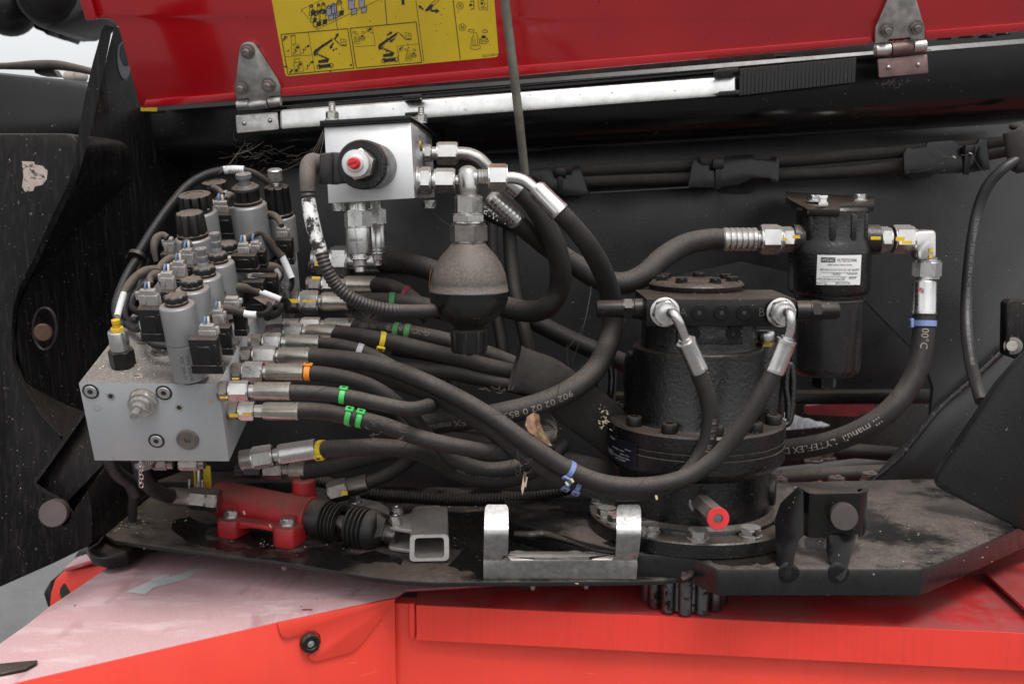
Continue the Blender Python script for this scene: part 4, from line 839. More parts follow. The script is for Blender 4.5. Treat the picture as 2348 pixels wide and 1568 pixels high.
def knob(r, h, n=12, mat=plas): return ('knob', [(0, r * .9), (5, r * .95), (8, r * .98), (10, r, ('f', n, .19)), (h - 5, r, ('f', n, .19)), (h - 1, r * .95, ('f', n, .05)), (h, r * .85), (h + 1, r * .55), (h - .5, r * .53), (h - .5, 1)], mat, 72)
solenoid('solenoid with large round fluted black knob at the back left', (474, 620), (452, 485), 44, [knob(37, 40, 12, plasd)])
solenoid('solenoid with dust-caked fluted knob in front of the large round knob', (461, 655), (443, 543), 41.5, [('knob', [(0, 34), (8, 34), (9, 31), (11, 33, ('f', 9, .18)), (52, 31, ('f', 9, .18)), (56, 29, ('f', 9, .14)), (57, 24), (57, 1)], plasd, 72)], [((372, 578, 412, 612), (376, 544, 402, 580), .02, -1, 0)])
t, S8 = solenoid('tall solenoid with black collar and grey ring-pull pin', (588, 600), (568, 467), 42, [('collar', [(0, 32), (7, 33), (8, 29, ('f', 10, .15)), (30, 29, ('f', 10, .15)), (33, 31), (38, 30), (41, 26), (42, 24), (44, 22), (44, 12)], plasd, 60), ('pull_pin', [(42, 12), (58, 11), (59, 17, ('k', 30, .02)), (68, 17, ('k', 30, .02)), (69, 14), (69, 9), (67, 8)], coil, 60)], [((490, 488, 550, 546), (489, 460, 528, 494), .005, -1)])
t, S9 = solenoid('farthest solenoid with knurled thumb screw on a ribbed black cap', (651, 585), (641, 494), 35, [('cap', [(0, 31), (6, 31), (8, 29, ('f', 8, .18)), (66, 27, ('f', 8, .18)), (68, 24), (68, 8)], plas, 64), ('thumb_screw', [(66, 8), (70, 8.5), (72, 7.5), (74, 8.5), (76, 7.5), (78, 8.5), (79, 12), (81, 15, ('k', 24, .05)), (104, 15.5, ('k', 24, .05)), (106, 13), (106, 1)], zincl, 72)], [((636, 545, 674, 604), (633, 520, 662, 550), -.012, 1, 1)])
solenoid('half hidden solenoid with scalloped black cap behind the cables', (510, 560), (495, 450), 34, [knob(28, 34, 12, plasd)], [((494, 452, 518, 470), (492, 438, 526, 458), -.01, 1, 1)])
# ================================================================== gear motor
MC = P(1590, 1166, 1.22); mx, my = MC.x, MC.y
def MZ(z): return Vector((mx, my, CAM.z + z))
gm = thing('gear_motor', 'black cast slew gear motor standing on the base plate', 'gear motor', MZ(-.392))
def mrev(nm, rings, m=cast, seg=72, ang=30): return rev(nm, MZ(0), MZ(1), rings, m, gm, 1.0, seg, 0, ang)
mrev('base_flange', [(-.3915, .121), (-.390, .1225), (-.3755, .1225), (-.374, .121), (-.374, .099), (-.3705, .098), (-.3705, .092), (-.366, .088), (-.300, .087)])
mrev('gear_ring', [(-.318, .089), (-.311, .098), (-.306, .1015), (-.2915, .1015), (-.291, .1000), (-.289, .1000), (-.2885, .1010), (-.2845, .1010), (-.284, .1000), (-.282, .1000), (-.2815, .1015), (-.2665, .1015), (-.264, .099), (-.264, .07)])
mrev('motor_body', [(-.265, .079), (-.258, .0755), (-.184, .0742), (-.1812, .0738), (-.180, .0725), (-.1796, .0660), (-.176, .0652), (-.145, .064)])
for th, w in ():
    d_ = Vector((math.sin(th), -math.cos(th), 0)); obox('body_rib', MZ(-.222) + d_ * .072, (Vector((d_.y, -d_.x, 0)), UP, d_), (w, .083, .012), cast, gm, .003)
bossc = P(1755, 800, 1.20)
rev('boss', Vector((bossc.x, bossc.y, CAM.z - .264)), Vector((bossc.x, bossc.y, CAM.z)), [(0, .024), (.08, .0215), (.084, .020)], cast, gm, 1, 28)
for th in (-1.95, -1.05, -.50, .06, .62, 1.15):
    c = MZ(-.264) + Vector((math.sin(th), -math.cos(th), 0)) * .0885
    rev('socket_bolt', c, c + UP, [(0, .0085), (.001, .0088, ('k', 24, .03)), (.0095, .0088, ('k', 24, .03)), (.0105, .0082), (.011, .0068), (.011, .0048, 'h'), (.006, .0045, 'h')], plas, gm, 1, 48)
for th, mk in ((-1.75, 1), (-1.28, 0), (-1.05, 1), (-.13, 0), (.42, 0), (1.02, 0), (1.22, 1), (-.62, 0)):
    c = MZ(-.374) + Vector((math.sin(th), -math.cos(th), 0)) * .109
    rev('hex_bolt', c, c + UP, [(0, .0122), (.0028, .0122), (.003, .0105)] + [(.003 + t_, q, *z) for t_, q, *z in hexr(0, .0085, .0118)], zinc, gm, 1, 24, th)
    if mk: rev('paint_mark', c + UP * .0114, c + UP, [(0, .006), (.0003, .0055)], rmark, gm, 1, 10)
# valve manifold on top
zt = -.1175; f0 = [hit(x, y, (P(1482, 684, 1.10), FW)) for x, y in ((1482, 684), (1826, 684), (1826, 749), (1482, 749))]
f0[0].z = f0[1].z = CAM.z + zt; f0[2].z = f0[3].z = CAM.z - .147
mb = f0; prism('valve_body', mb, FW * .10, blackd, gm, .0012)
fy = f0[0].y
def fp(x, y): return hit(x, y, (f0[0], FW))
for x in (1603, 1654.5, 1706):
    c = fp(x, 716.5); rev('port_plug', c - FW * .0002, c - FW, [(0, 19), (1, 18.5), (1.2, 17), (3, 16.5), (3, 12), (3.6, 11.5), (3.6, 6.5), (1, 6)], black, gm, 1.1 / F, 32)
    rev('bore', c - FW * .0012, c - FW, [(0, 5.5), (1, 5.5)], hole, gm, 1.1 / F, 16)
text_flat('cast_letter', 'A', fp(1557, 725) - FW * .0006, RX, UP, .013, emb, gm); text_flat('cast_letter', 'B', fp(1738, 725) - FW * .0006, RX, UP, .013, emb, gm)
cc = P(1597, 661, 1.205)
rev('end_cap', Vector((cc.x, cc.y, CAM.z + zt)), Vector((cc.x, cc.y, CAM.z)), [(0, .0535), (.002, .0545), (.006, .0545), (.0095, .0515), (.0108, .046), (.0108, .03), (.0114, .029), (.0114, .001)], cast, gm, 1, 56)
for th in (0.35, -.6, 1.15, 2.0, 2.9, -2.2, -1.45):
    c = Vector((cc.x, cc.y, CAM.z + zt + .0104)) + Vector((math.sin(th), -math.cos(th), 0)) * .041
    rev('cap_bolt', c, c + UP, [(0, .0078), (.001, .0078)] + [(.001 + t_, q, *z) for t_, q, *z in hexr(0, .0046, .0074)], blackd, gm, 1, 24, th)
for sg, x0 in ((-1, 1482), (1, 1826)):
    A = P(x0 - sg * 2, 708 if sg < 0 else 713, 1.135); dr = RX * sg
    rev('side_port', A, A + dr, [(0, 24), (30, 24), (32, 22)] + [(32 + t_, q, *z) for t_, q, *z in hexr(0, 26, 25)] + [(58, 21), (64, 20), (110 if sg < 0 else 92, 19.5), (116 if sg < 0 else 98, 17), (117 if sg < 0 else 99, 10)], blackd, gm, 1.135 / F, 24, .2)
plate('port_pad', rnd_poly([(1553, 742), (1706, 742), (1706, 790), (1553, 790)], 3), 1.125, .05, cast, gm, .001)
for x in (1588, 1682):
    c = P(x, 766, 1.1245); rev('port_plug', c, c - FW, [(0, 18), (1, 17.5), (1, 14), (2, 13.5), (2, 6), (.5, 5)], black, gm, 1.12 / F, 28); rev('bore', c - FW * .0003, c - FW, [(0, 5), (.6, 5)], hole, gm, 1.12 / F, 14)
c = P(1755, 797, 1.19)
rev('breather_base', c, c + UP, hexr(0, 14, 21), brass, gm, 1.19 / F, 24); rev('breather_neck', c, c + UP, [(13, 15), (20, 15)], brass, gm, 1.19 / F, 20); rev('breather_cap', c, c + UP, [(18, 19), (20, 20), (36, 20), (39, 18), (39.5, 1)], zincl, gm, 1.19 / F, 28)
# inspection plug with a red end
A = P(1606, 1152, 1.132); Bq = P(1647, 1189, 1.055); n_ = (Bq - A).length / (1.1 / F)
rev('level_plug', A, Bq, [(0, 28), (2, 28), (3, 24, 'h'), (n_ - 7, 24, 'h')], zincd, gm, 1.1 / F, 24); dd = (Bq - A).normalized(); s = 1.1 / F
rev('red_end', A, Bq, [(n_ - 8, 24.5), (n_ - 6, 25), (n_ - 1, 25), (n_, 24), (n_, 11), (n_ - 20, 10)], M('red_end_paint', (.62, .03, .035), .5, rust=(90, .70, (.2, .02, .02))), gm, s, 32); rev('plug_bore', A, Bq, [(n_ - 8, 10.5, 'h'), (n_ - 5, 10.5, 'h')], zincd, gm, s, 24)
rev('side_plug', MZ(-.345) + RX * .083 + FW * -.02, MZ(-.345) + RX * .2 + FW * -.05, [(0, .018), (.006, .018), (.008, .015), (.008, .001)], cast, gm, 1, 28)
# lifting eyes
for pts_, d_ in (([(1378, 960, 1.23), (1368, 930, 1.225), (1364, 890, 1.22), (1368, 850, 1.22), (1382, 822, 1.22), (1396, 830, 1.22), (1402, 860, 1.22), (1400, 900, 1.22), (1392, 930, 1.225), (1384, 950, 1.23)], 0), ([(1806, 960, 1.19), (1808, 930, 1.19), (1803, 890, 1.19), (1806, 850, 1.19), (1812, 836, 1.19), (1818, 860, 1.19), (1818, 910, 1.19), (1812, 960, 1.19), (1800, 974, 1.19), (1770, 974, 1.19)], 0)):
    tube('lifting_eye', pts_, 7.5, cast, gm, 8)
rev('side_lug', P(1452, 850, 1.2), P(1436, 850, 1.2), [(0, 8), (1, 8)], cast, gm, 1, 8) if False else None
prism('cast_lug', [(1440, 815, 1.20), (1452, 808, 1.19), (1470, 830, 1.18), (1468, 955, 1.18), (1440, 955, 1.2), (1432, 880, 1.21)], FW * .03, cast, gm, .004)
# nameplate
def patch(nm, A, axis, r, th0, th1, z0, z1, mat, par, n=10):
    N = CAM - A; N = (N - axis * N.dot(axis)).normalized(); B = axis.cross(N); bm = bmesh.new(); pv = None
    for i in range(n + 1):
        th = th0 + (th1 - th0) * i / n; q = [bm.verts.new(A + axis * z + (N * math.cos(th) + B * math.sin(th)) * r) for z in (z0, z1)]
        if pv: bm.faces.new((pv[0], q[0], q[1], pv[1]))
        pv = q
    return link(nm, bm, mat, par, 60)
NPm = M('navy_nameplate', (.012, .013, .022), .35, .3); npr = .1022
patch('nameplate', MZ(0), UP, npr, -1.42, -.66, -.306, -.2785, NPm, gm)
def nplab(txt, th, z, size, m=None): text_rev('nameplate_text', txt, MZ(z), UP, npr + .0003, size, m or M('pale_print', (.55, .55, .57), .6), gm, th)
nplab('Bonfiglioli', -1.13, -.2830, .0036); nplab('706C4E 3P4A120AF1-S0410', -1.0, -.2925, .0024); nplab('RATIO 1/ 7.20', -.86, -.2965, .0026); nplab('S/N B619151920B DATE 12/2019', -.93, -.3000, .0024); nplab('CUST COD 52504851', -.94, -.3030, .0024); nplab('MADE IN ITALY', -.80, -.2892, .0016)
bm = bmesh.new()
for i in range(16):
    th = -1.36 + i * .017; N_ = CAM - MZ(0); N_.z = 0; N_.normalize(); Bv = UP.cross(N_); w = random.choice((.003, .006))
    v = [MZ(z) + (N_ * math.cos(a) + Bv * math.sin(a)) * (npr + .0003) for z, a in ((-.302, th), (-.302, th + w), (-.296, th + w), (-.296, th))]; bm.faces.new([bm.verts.new(q) for q in v])
link('barcode', bm, M('pale_print', (.6, .6, .6), .6), gm, smooth=False)
# pinion
pn = thing('pinion_gear', 'greasy steel pinion gear teeth below the base plate', 'gear', MZ(-.462))
pc = P(1568, 1340, 1.17)
n = 14
for i in range(n):
    th = 2 * math.pi * i / n + .1; c = Vector((pc.x, pc.y, CAM.z - .4595)) + Vector((math.cos(th), math.sin(th), 0)) * .042
    rev('tooth', c, c + UP, [(0, .0068), (.0015, .0078), (.05, .0078)], gearm, pn, 1, 16)
rev('core', Vector((pc.x, pc.y, CAM.z - .4585)), Vector((pc.x, pc.y, CAM.z)), [(0, .040), (.05, .040)], gearm, pn, 1, 40)
# ================================================================== filter
fl_ = thing('pressure_filter', 'black pressure filter housing with a white printed label', 'filter', (1908, 860, 1.3))
s = 1.3 / F; FA = P(1908, 470, 1.3); dn = -UP
def frev(nm, rings, m=cast, seg=56, ang=32): return rev(nm, FA, FA + dn, rings, m, fl_, s, seg, 0, ang)
frev('head', [(6, 76), (12, 80), (70, 80), (84, 86), (100, 92), (108, 93), (192, 92), (200, 88), (204, 82), (206, 82)])
frev('bowl', [(206, 79), (212, 77), (214, 81), (217, 82), (219, 80), (222, 80), (372, 79), (384, 76), (392, 68), (396, 50), (398, 30)], M('smooth_black_bowl', (.012, .012, .0125), .24, 0, (160, .12), .25, speck=SPK))
frev('drain_nut', [(396, 26)] + [(396 + t_, q, *z) for t_, q, *z in hexr(0, 28, 28, .06)] + [(424.5, 1)], blackd, 24)
for th in (-.9, -.25, .35, .95):
    d_ = Vector((math.sin(th), -math.cos(th), 0)); obox('head_rib', FA + dn * (52 * s) + d_ * (80 * s), (Vector((d_.y, -d_.x, 0)), UP, d_), (15 * s, 66 * s, 7 * s), cast, fl_, .003)
top = CAM.z + (FA.z - CAM.z)
plz = (Vector((0, 0, FA.z)), UP)
prism('mounting_lug', [P(1802, 452, 1.36), P(1850, 478, 1.27), P(1925, 480, 1.25), P(1930, 470, 1.28), P(2005, 468, 1.30), P(2005, 452, 1.45), P(1802, 440, 1.45)], -UP * .009, blackd, fl_, .0012)
for x, y, d in ((1866, 459, 1.33), (1970, 457, 1.36)):
    A = P(x, y + 4, d); rev('bolt', A, A + UP, [(0, 21), (3, 21), (3.2, 17)] + [(3 + t_, q, *z) for t_, q, *z in hexr(0, 14, 18)], zincl, fl_, d / F * .95, 24)
plate('spring_clip', [(1878, 449), (1898, 448), (1899, 453), (1896, 456), (1896, 462), (1899, 466), (1899, 473), (1877, 474), (1877, 466), (1881, 462), (1881, 456), (1877, 453)], 1.262, .003, zinc, fl_, .0005)
patch('printed_label', FA, dn, 93.8 * s, .235, -.80, 109 * s, 175 * s, paper, fl_, 12) if False else None
N_ = CAM - FA; N_.z = 0; N_.normalize()
patch('printed_label', FA, UP, 94.2 * s, -.285, .80, -176 * s, -109 * s, paper, fl_, 14)
def flab(txt, th, z, size, sx=.72, m=None): text_rev('label_text', txt, FA - UP * (z * s), UP, 94.8 * s, size * s, m or ink, fl_, th, sx)
Bv_ = UP.cross(N_)
bm = bmesh.new(); bm.faces.new([bm.verts.new(FA - UP * (z * s) + (N_ * math.cos(a) + Bv_ * math.sin(a)) * (94.6 * s)) for a, z in rnd_poly([(-.21 * 1, 114), (.135, 114), (.135, 125), (-.21, 125)], .03 if False else 3)]) if False else None
patch('label_oval', FA, UP, 94.6 * s, -.20, .13, -125 * s, -114.5 * s, ink, fl_, 8); flab('HYDAC', -.035, 123.5, 10, .82, paper); flab('FILTERTECHNIK', .42, 123.5, 10.5, .62); flab('66280 Sulzbach / Made in Germany', .25, 132, 5.5, .7); flab('MFM ON 55 O D 10 W 4.0 / -B7- RAL9005', .26, 144, 7)
flab('1253922', .16, 154, 8); flab('Fertigungsdatum', .56, 152, 5.5); flab('Max.Betriebsueberdruck (bar)', -.02, 164, 6.5); flab('280', .33, 164, 7.5); flab('09/20-K', .57, 162, 8); flab('Element-Typ', -.16, 173.5, 6.5); flab('0055 D 010 ON', .33, 173.5, 7)
bm = bmesh.new()
for z, a0, a1 in ((147.5, -.2, .7), (157, -.15, .42), (157, .46, .7), (167, -.2, .45), (175, -.1, .7)):
    Bv = UP.cross(N_)
    for i in range(8):
        q = [FA - UP * (zz * s) + (N_ * math.cos(a) + Bv * math.sin(a)) * (94.7 * s) for zz, a in ((z, a0 + (a1 - a0) * i / 8), (z, a0 + (a1 - a0) * (i + 1) / 8), (z + .7, a0 + (a1 - a0) * (i + 1) / 8), (z + .7, a0 + (a1 - a0) * i / 8))]; bm.faces.new([bm.verts.new(v) for v in q])
link('label_rules', bm, emb, fl_, smooth=False)
xfit(fl_, [('nut', 'h', 1742, 1788, 35), ('adapter', 'h', 1790, 1818, 30), ('boss', 'c', 1816, 1850, 34, cast)], 1742, 549, 1.3)
xfit(fl_, [('boss', 'c', 1975, 2014, 34, cast), ('adapter', 'h', 2014, 2040, 30), ('nut', 'h', 2046, 2092, 34), ('collar', 'c', 2090, 2102, 24)], 1990, 549, 1.3)
prism('elbow', [P(x, y, 1.285) for x, y in rnd_poly([(2098, 530), (2148, 527), (2148, 596), (2106, 598), (2104, 575), (2096, 570)], 12)], FW * .026, zinc, fl_, .004)
A = P(2127, 590, 1.3); rev('elbow_nut', A, A + dn, [(0, 22), (8, 22)] + [(6 + t_, q, *z) for t_, q, *z in hexr(0, 42, 32)], zincl, fl_, s, 24, .3)
bm = bmesh.new()
for x, y, w, h in ((1800, 549, 9, 6), (1826, 543, 16, 7), (2008, 546, 22, 7), (2064, 548, 20, 9), (2080, 556, 22, 7), (2135, 574, 8, 8), (2134, 588, 7, 8)):
    obox_bm(bm, P(x, y, 1.262 if x < 2100 else 1.284), (RX, UP, FW), (w * s, h * s, .001))
link('paint_mark', bm, ymark, fl_)
# ================================================================== hand pump (red) and its socket
hp = thing('hand_pump', 'red hand pump cylinder bolted to the deck with torn rubber boot', 'pump', (600, 1240, 1.22))
A, Bq = P(500, 1141, 1.297), P(716, 1186, 1.247); ax = (Bq - A).normalized(); s = 1.27 / F; L = (Bq - A).length / s
rev('cylinder', A, Bq, [(-4, 30), (0, 38), (10, 42), (60, 42), (L - 40, 42), (L - 14, 44), (L - 4, 47), (L, 46), (L + 2, 40)], pumpred, hp, s, 40)
cp = P(697, 1130, 1.28); rev('reservoir_cap', cp - UP * .012, cp + UP, [(0, 30), (24, 27), (52, 26.5), (55, 24), (55.3, 1)], pumpred, hp, s, 32)
sd = ax.cross(UP).normalized(); sd = sd if sd.dot(VF) < 0 else -sd
hz = Vector((ax.x, ax.y, 0)).normalized()
zd = CAM.z + ZT
lugs = []
for x, y, top in ((522, 1238, 1182), (651, 1260, 1200)):
    c = hit(x, y - 6, zpl(ZT)) - sd * .010; lugs.append(c); hgt = (P(x, top, depth(c)).z - c.z) * 1.0
    bm = bmesh.new(); pr_ = [(-.0155, -.013), (-.008, -.017), (.008, -.017), (.0155, -.010), (.0155, .014), (-.0155, .014)]
    prism_bm(bm, [c - hz * a - sd * b * -1 * -1 for a, b in pr_], UP * hgt); bmesh.ops.recalc_face_normals(bm, faces=bm.faces); bev(bm, .003); link('foot', bm, pumpred, hp)
    t0 = c + UP * hgt; rev('bolt', t0, t0 + UP, [(0, 21), (2.5, 21), (3, 17)] + [(3 + t_, q, *z) for t_, q, *z in hexr(0, 14, 17.5)], zincl, hp, s, 24, .4)
    top_z = hgt
c0, c1 = lugs; up0 = UP * (P(522, 1182, depth(c0)).z - c0.z); up1 = UP * (P(651, 1200, depth(c1)).z - c1.z)
w_ = -sd * .03
bm = bmesh.new(); arch = [c0 + up0, c1 + up1, c1 + up1 * .62 - hz * .012, c1 + up1 * .72 - hz * .03, c0 + up0 * .66 + hz * .03, c0 + up0 * .5 + hz * .013, c0 + up0 * .4]
prism_bm(bm, [p + sd * .008 - UP * .0015 for p in arch], w_); bmesh.ops.recalc_face_normals(bm, faces=bm.faces); bev(bm, .003); link('web', bm, pumpred, hp)
rev('gland', A, Bq, [(L - 2, 42), (L + 30, 41), (L + 34, 38)], plasd, hp, s, 36)
rings = [(L + 30, 38)]
for i in range(5): rings += [(L + 33 + i * 9, 36 + (i % 2)), (L + 37 + i * 9, 44 - i * .5), (L + 39 + i * 9, 44 - i * .5)]
rings += [(L + 76, 34), (L + 76, 28), (L + 60, 27)]
rev('torn_boot', A, Bq, rings, plasd, hp, s, 36)
rev('piston_rod', A, Bq, [(L, 20), (L + 190, 19), (L + 192, 17), (L + 200, 17), (L + 214, 16), (L + 216, 14)], zincd, hp, s, 28)
rings = [(L + 98, 26), (L + 99, 40)]
for i in range(5): rings += [(L + 101 + i * 11, 38), (L + 104 + i * 11, 46), (L + 107 + i * 11, 46)]
rings += [(L + 158, 44), (L + 168, 38), (L + 178, 26), (L + 180, 18)]
rev('torn_boot', A, Bq, rings, plasd, hp, s, 36)
e0 = A + ax * ((L + 168) * s)
prism('boot_flap', [e0 + q for q in (UP * .024 + sd * .004, UP * .012 + sd * .02 + ax * .01, -UP * .002 + sd * .023 + ax * .006, UP * .004 + sd * .018 + ax * .016, UP * .018 + sd * .006 + ax * .014)], -sd * .003, plasd, hp, .001)
# lever socket: clevis plates and square tube
ls = thing('lever_socket', 'galvanised square tube socket with clevis at the end of the pump', 'socket', (985, 1285, 1.17))
TLq, TRq, BRq, BLq = [P(x, y, 1.165) for x, y in ((940, 1226), (1029, 1224), (1030, 1285), (939, 1287))]
bk = P(1005, 1153, 1.265) - P(1029, 1224, 1.165); bk = Vector((bk.x * .4, bk.y, bk.z * .1)); bk = bk.normalized() * .10
cen = (TLq + TRq + BRq + BLq) / 4
bm = bmesh.new(); o_, i_ = [], []
ou = [TLq, TRq, BRq, BLq]; 
def rq(k):
    q = [cen + (p - cen) * k for p in ou]; out = []
    for j in range(4):
        p = q[j]; a_ = q[j - 1]; b2 = q[(j + 1) % 4]; ra = .006 * k
        u_ = p + (a_ - p).normalized() * ra; w2 = p + (b2 - p).normalized() * ra
        for k2 in range(5): t_ = k2 / 4; out.append(u_ * (1 - t_) ** 2 + p * (2 * t_ * (1 - t_)) + w2 * t_ * t_)
    return out
ro = rq(1.0); ri = [cen + (p - cen) * .76 for p in ro]; m = len(ro)
vo0 = [bm.verts.new(p) for p in ro]; vo1 = [bm.verts.new(p + bk) for p in ro]; vi0 = [bm.verts.new(p) for p in ri]; vi1 = [bm.verts.new(p + bk) for p in ri]
for j in range(m):
    k2 = (j + 1) % m
    bm.faces.new((vo0[j], vo1[j], vo1[k2], vo0[k2])); bm.faces.new((vi0[j], vi0[k2], vi1[k2], vi1[j])); bm.faces.new((vo0[j], vo0[k2], vi0[k2], vi0[j])); bm.faces.new((vo1[j], vi1[j], vi1[k2], vo1[k2]))
link('square_tube', bm, galvd, ls, 35)
zt_ = P(945, 1212, 1.19).z; zb_ = P(940, 1262, 1.19).z
for z, nm in ((zt_, 'clevis_plate'), (zb_, 'clevis_plate')):
    pl = (Vector((0, 0, z)), UP); yo = 0 if z == zt_ else 46
    prism(nm, [hit(x, y + yo, pl) for x, y in rnd_poly([(890, 1206), (893, 1192), (905, 1182), (940, 1176), (955, 1160), (1010, 1158), (1012, 1200), (945, 1214), (930, 1212)], 6)], -UP * .005, galvd, ls, .001)
for x, y in ((909, 1180), (907, 1200)):
    A2 = hit(x, y + 4, (Vector((0, 0, zt_)), UP)); rev('nut', A2, A2 + UP, hexr(0, 16, 16) + [(17, 13), (23, 12.5), (24, 9), (24, 5), (21, 4)], zincl, ls, depth(A2) / F, 24, .2)
bmx = bmesh.new()
for i in range(7):
    strip = [(958 + i * 6, 1178 + (i % 3) * 4), (958 + i * 6, 1198 + (i % 2) * 3)]
    q0, q1 = [hit(x, y - 2, (Vector((0, 0, zt_ + .0003)), UP)) for x, y in strip]; bmx.faces.new([bmx.verts.new(v) for v in (q0, q0 + RX * .0004, q1 + RX * .0004, q1)])
link('stamped_marks', bmx, zincd, ls, smooth=False)
lk = thing('link_arm', 'small curved grey link arm bolted behind the torn boot', 'link', (830, 1150, 1.28))
pl = (P(812, 1150, 1.29), UP); prism('arm', [hit(x, y, pl) for x, y in rnd_poly([(790, 1158), (792, 1145), (830, 1142), (870, 1150), (892, 1165), (896, 1176), (870, 1172), (835, 1165)], 5)], -UP * .006, galvd, lk, .001)
for x, y in ((812, 1152), (766, 1148)):
    A2 = P(x, y, 1.285 if x > 800 else 1.275); rev('bolt', A2, A2 + UP, [(0, 19), (2, 19), (2.4, 15)] + [(2 + t_, q, *z) for t_, q, *z in hexr(0, 14, 15)] + [(18, 10), (22, 9)], zincl, lk, 1.28 / F, 24)
# ================================================================== galvanised U bracket
ub_ = thing('holder_bracket', 'shiny galvanised U shaped holder bracket on the deck front edge', 'bracket', (1290, 1320, 1.1))
prof_ = [(1158, 1.108), (1195, 1.101), (1206, 1.0975), (1214, 1.0945), (1222, 1.0935), (1230, 1.0945), (1245, 1.0985), (1275, 1.107), (1322, 1.120)]
def dep_(y):
    for (y0, d0), (y1, d1) in zip(prof_, prof_[1:]):
        if y <= y1: return d0 + (d1 - d0) * max(0, (y - y0)) / (y1 - y0)
    return prof_[-1][1]
def ucol(xl, xr):
    rows = []
    for y in (1158.5, 1161, 1166, 1174, 1190, 1200, 1206, 1212, 1218, 1224, 1232, 1242, 1256, 1268, 1276): 
        i = 0 if y > 1174 else (1174 - y); ins = 8 - math.sqrt(max(0, 64 - (i / 16 * 8) ** 2)) if i else 0
        rows.append((xl(y) + ins, xr(y) - ins, y))
    return rows
bm = bmesh.new()
def addrows(rows):
    pv = None
    for x0, x1, y in rows:
        d = dep_(y); q = [bm.verts.new(P(x0 + (x1 - x0) * k / 4, y, d)) for k in range(5)]
        if pv:
            for k in range(4): bm.faces.new((pv[k], pv[k + 1], q[k + 1], q[k]))
        pv = q
addrows(ucol(lambda y: 1112 - (y - 1158) * .028, lambda y: 1166 - (0 if y < 1225 else (y - 1225) * .03)))
addrows(ucol(lambda y: 1413 - (0 if y < 1225 else (y - 1225) * .06), lambda y: 1469 - (0 if y < 1222 else (y - 1222) * .12)))
x0, x1 = 1109, 1465
for ya, yb in ((1276, 1292), (1292, 1308), (1308, 1322)):
    xs = [1108.7, 1164.5, 1225, 1287, 1350, 1410, 1462.5]; xb = lambda x, y: x - ((y - 1276) * .10 if x > 1440 else 0)
    for a, b2 in zip(xs, xs[1:]): bm.faces.new([bm.verts.new(P(xb(x, y), y, dep_(y))) for x, y in ((a, ya), (b2, ya), (b2, yb), (a, yb))])
bmesh.ops.remove_doubles(bm, verts=bm.verts, dist=.0006); bmesh.ops.recalc_face_normals(bm, faces=bm.faces)
bmesh.ops.solidify(bm, geom=bm.faces[:], thickness=.004); link('bracket', bm, galv, ub_, 50)
prism('return_flange', [(1164, 1277, 1.108), (1170, 1267, 1.145), (1395, 1268, 1.145), (1409, 1277, 1.108), (1403, 1286, 1.1045), (1172, 1287, 1.1045)], UP * .002, galvd, ub_, .0008)
for x in (1188, 1318):
    rev('rivet', P(x, 1272, 1.135), P(x, 1272, 1.135) + UP, [(0, 22), (5, 18), (8, 8), (8.5, 1)], galvd, ub_, 1.13 / F, 20)
o = plate('rubber_block', [(1168, 1332), (1250, 1334), (1238, 1341), (1206, 1352), (1170, 1340)], 1.16, .05, plas, None, .002); tag(o, 'black rubber block hanging under the deck edge below the galvanised bracket', 'block')
# ================================================================== black pin bracket at right
pk_ = thing('latch_bracket', 'black welded bracket with two legs holding a round steel pin', 'bracket', (1880, 1330, 1.08))
def leg(pts_, th, ins):
    q = [P(*p) for p in pts_]; prism('leg', q, RX * th + FW * ins, black, pk_, .0005)
leg([(x, y, 1.086 - (y - 1122) * .00014 + (1843 - x) * .0004) for x, y in ((1830, 1122), (1842, 1130), (1843, 1228), (1830, 1240), (1812, 1325), (1797, 1332), (1780, 1300), (1777, 1195), (1790, 1160))], .003, .012)
leg([(x, y, 1.088 - (y - 1225) * .00021 + (1968 - x) * .0002) for x, y in ((1897, 1225), (1968, 1225), (1938, 1322), (1926, 1334), (1914, 1322), (1897, 1270))], .002, .012)
bm = bmesh.new(); cs = [(1834, 1121, 1.15), (1838, 1119, 1.13), (1846, 1126, 1.105), (1856, 1131, 1.096), (1870, 1132.5, 1.094), (1955, 1131, 1.094), (1975, 1130, 1.096), (1985, 1127, 1.105), (1990, 1122, 1.12), (1986, 1119, 1.135), (1970, 1119, 1.14)]
tp = [bm.verts.new(P(*c)) for c in cs]; bt_ = [bm.verts.new(P(*c) - UP * .048) for c in cs]
for j in range(len(cs) - 1): bm.faces.new((tp[j], tp[j + 1], bt_[j + 1], bt_[j]))
bmesh.ops.recalc_face_normals(bm, faces=bm.faces); bmesh.ops.solidify(bm, geom=bm.faces[:], thickness=.005); link('saddle', bm, blackd, pk_, 50)
rev('pin', P(1930, 1178, 1.11), P(1944, 1196, 1.035), [(0, 32), (72, 32), (75, 30), (75.2, 10), (75, .5)], pinm, pk_, 1.06 / F, 36)
for x in (1808, 1922):
    c = P(x, 1313, 1.079); rev('weld', c, c - FW, [(0, 25, ('k', 3, .05)), (1.6, 23, ('k', 3, .05)), (3, 16, ('k', 3, .05)), (3.8, 8), (4, 2), (4.1, .5)], black, pk_, 1.079 / F, 20)
    0 and tube('weld', [(x - 30, 1298, 1.079), (x - 24, 1317, 1.077), (x - 10, 1330, 1.076), (x + 8, 1330, 1.076), (x + 24, 1317, 1.077), (x + 30, 1298, 1.079)], [8, 11, 13, 13, 11, 7], black, pk_, 10)
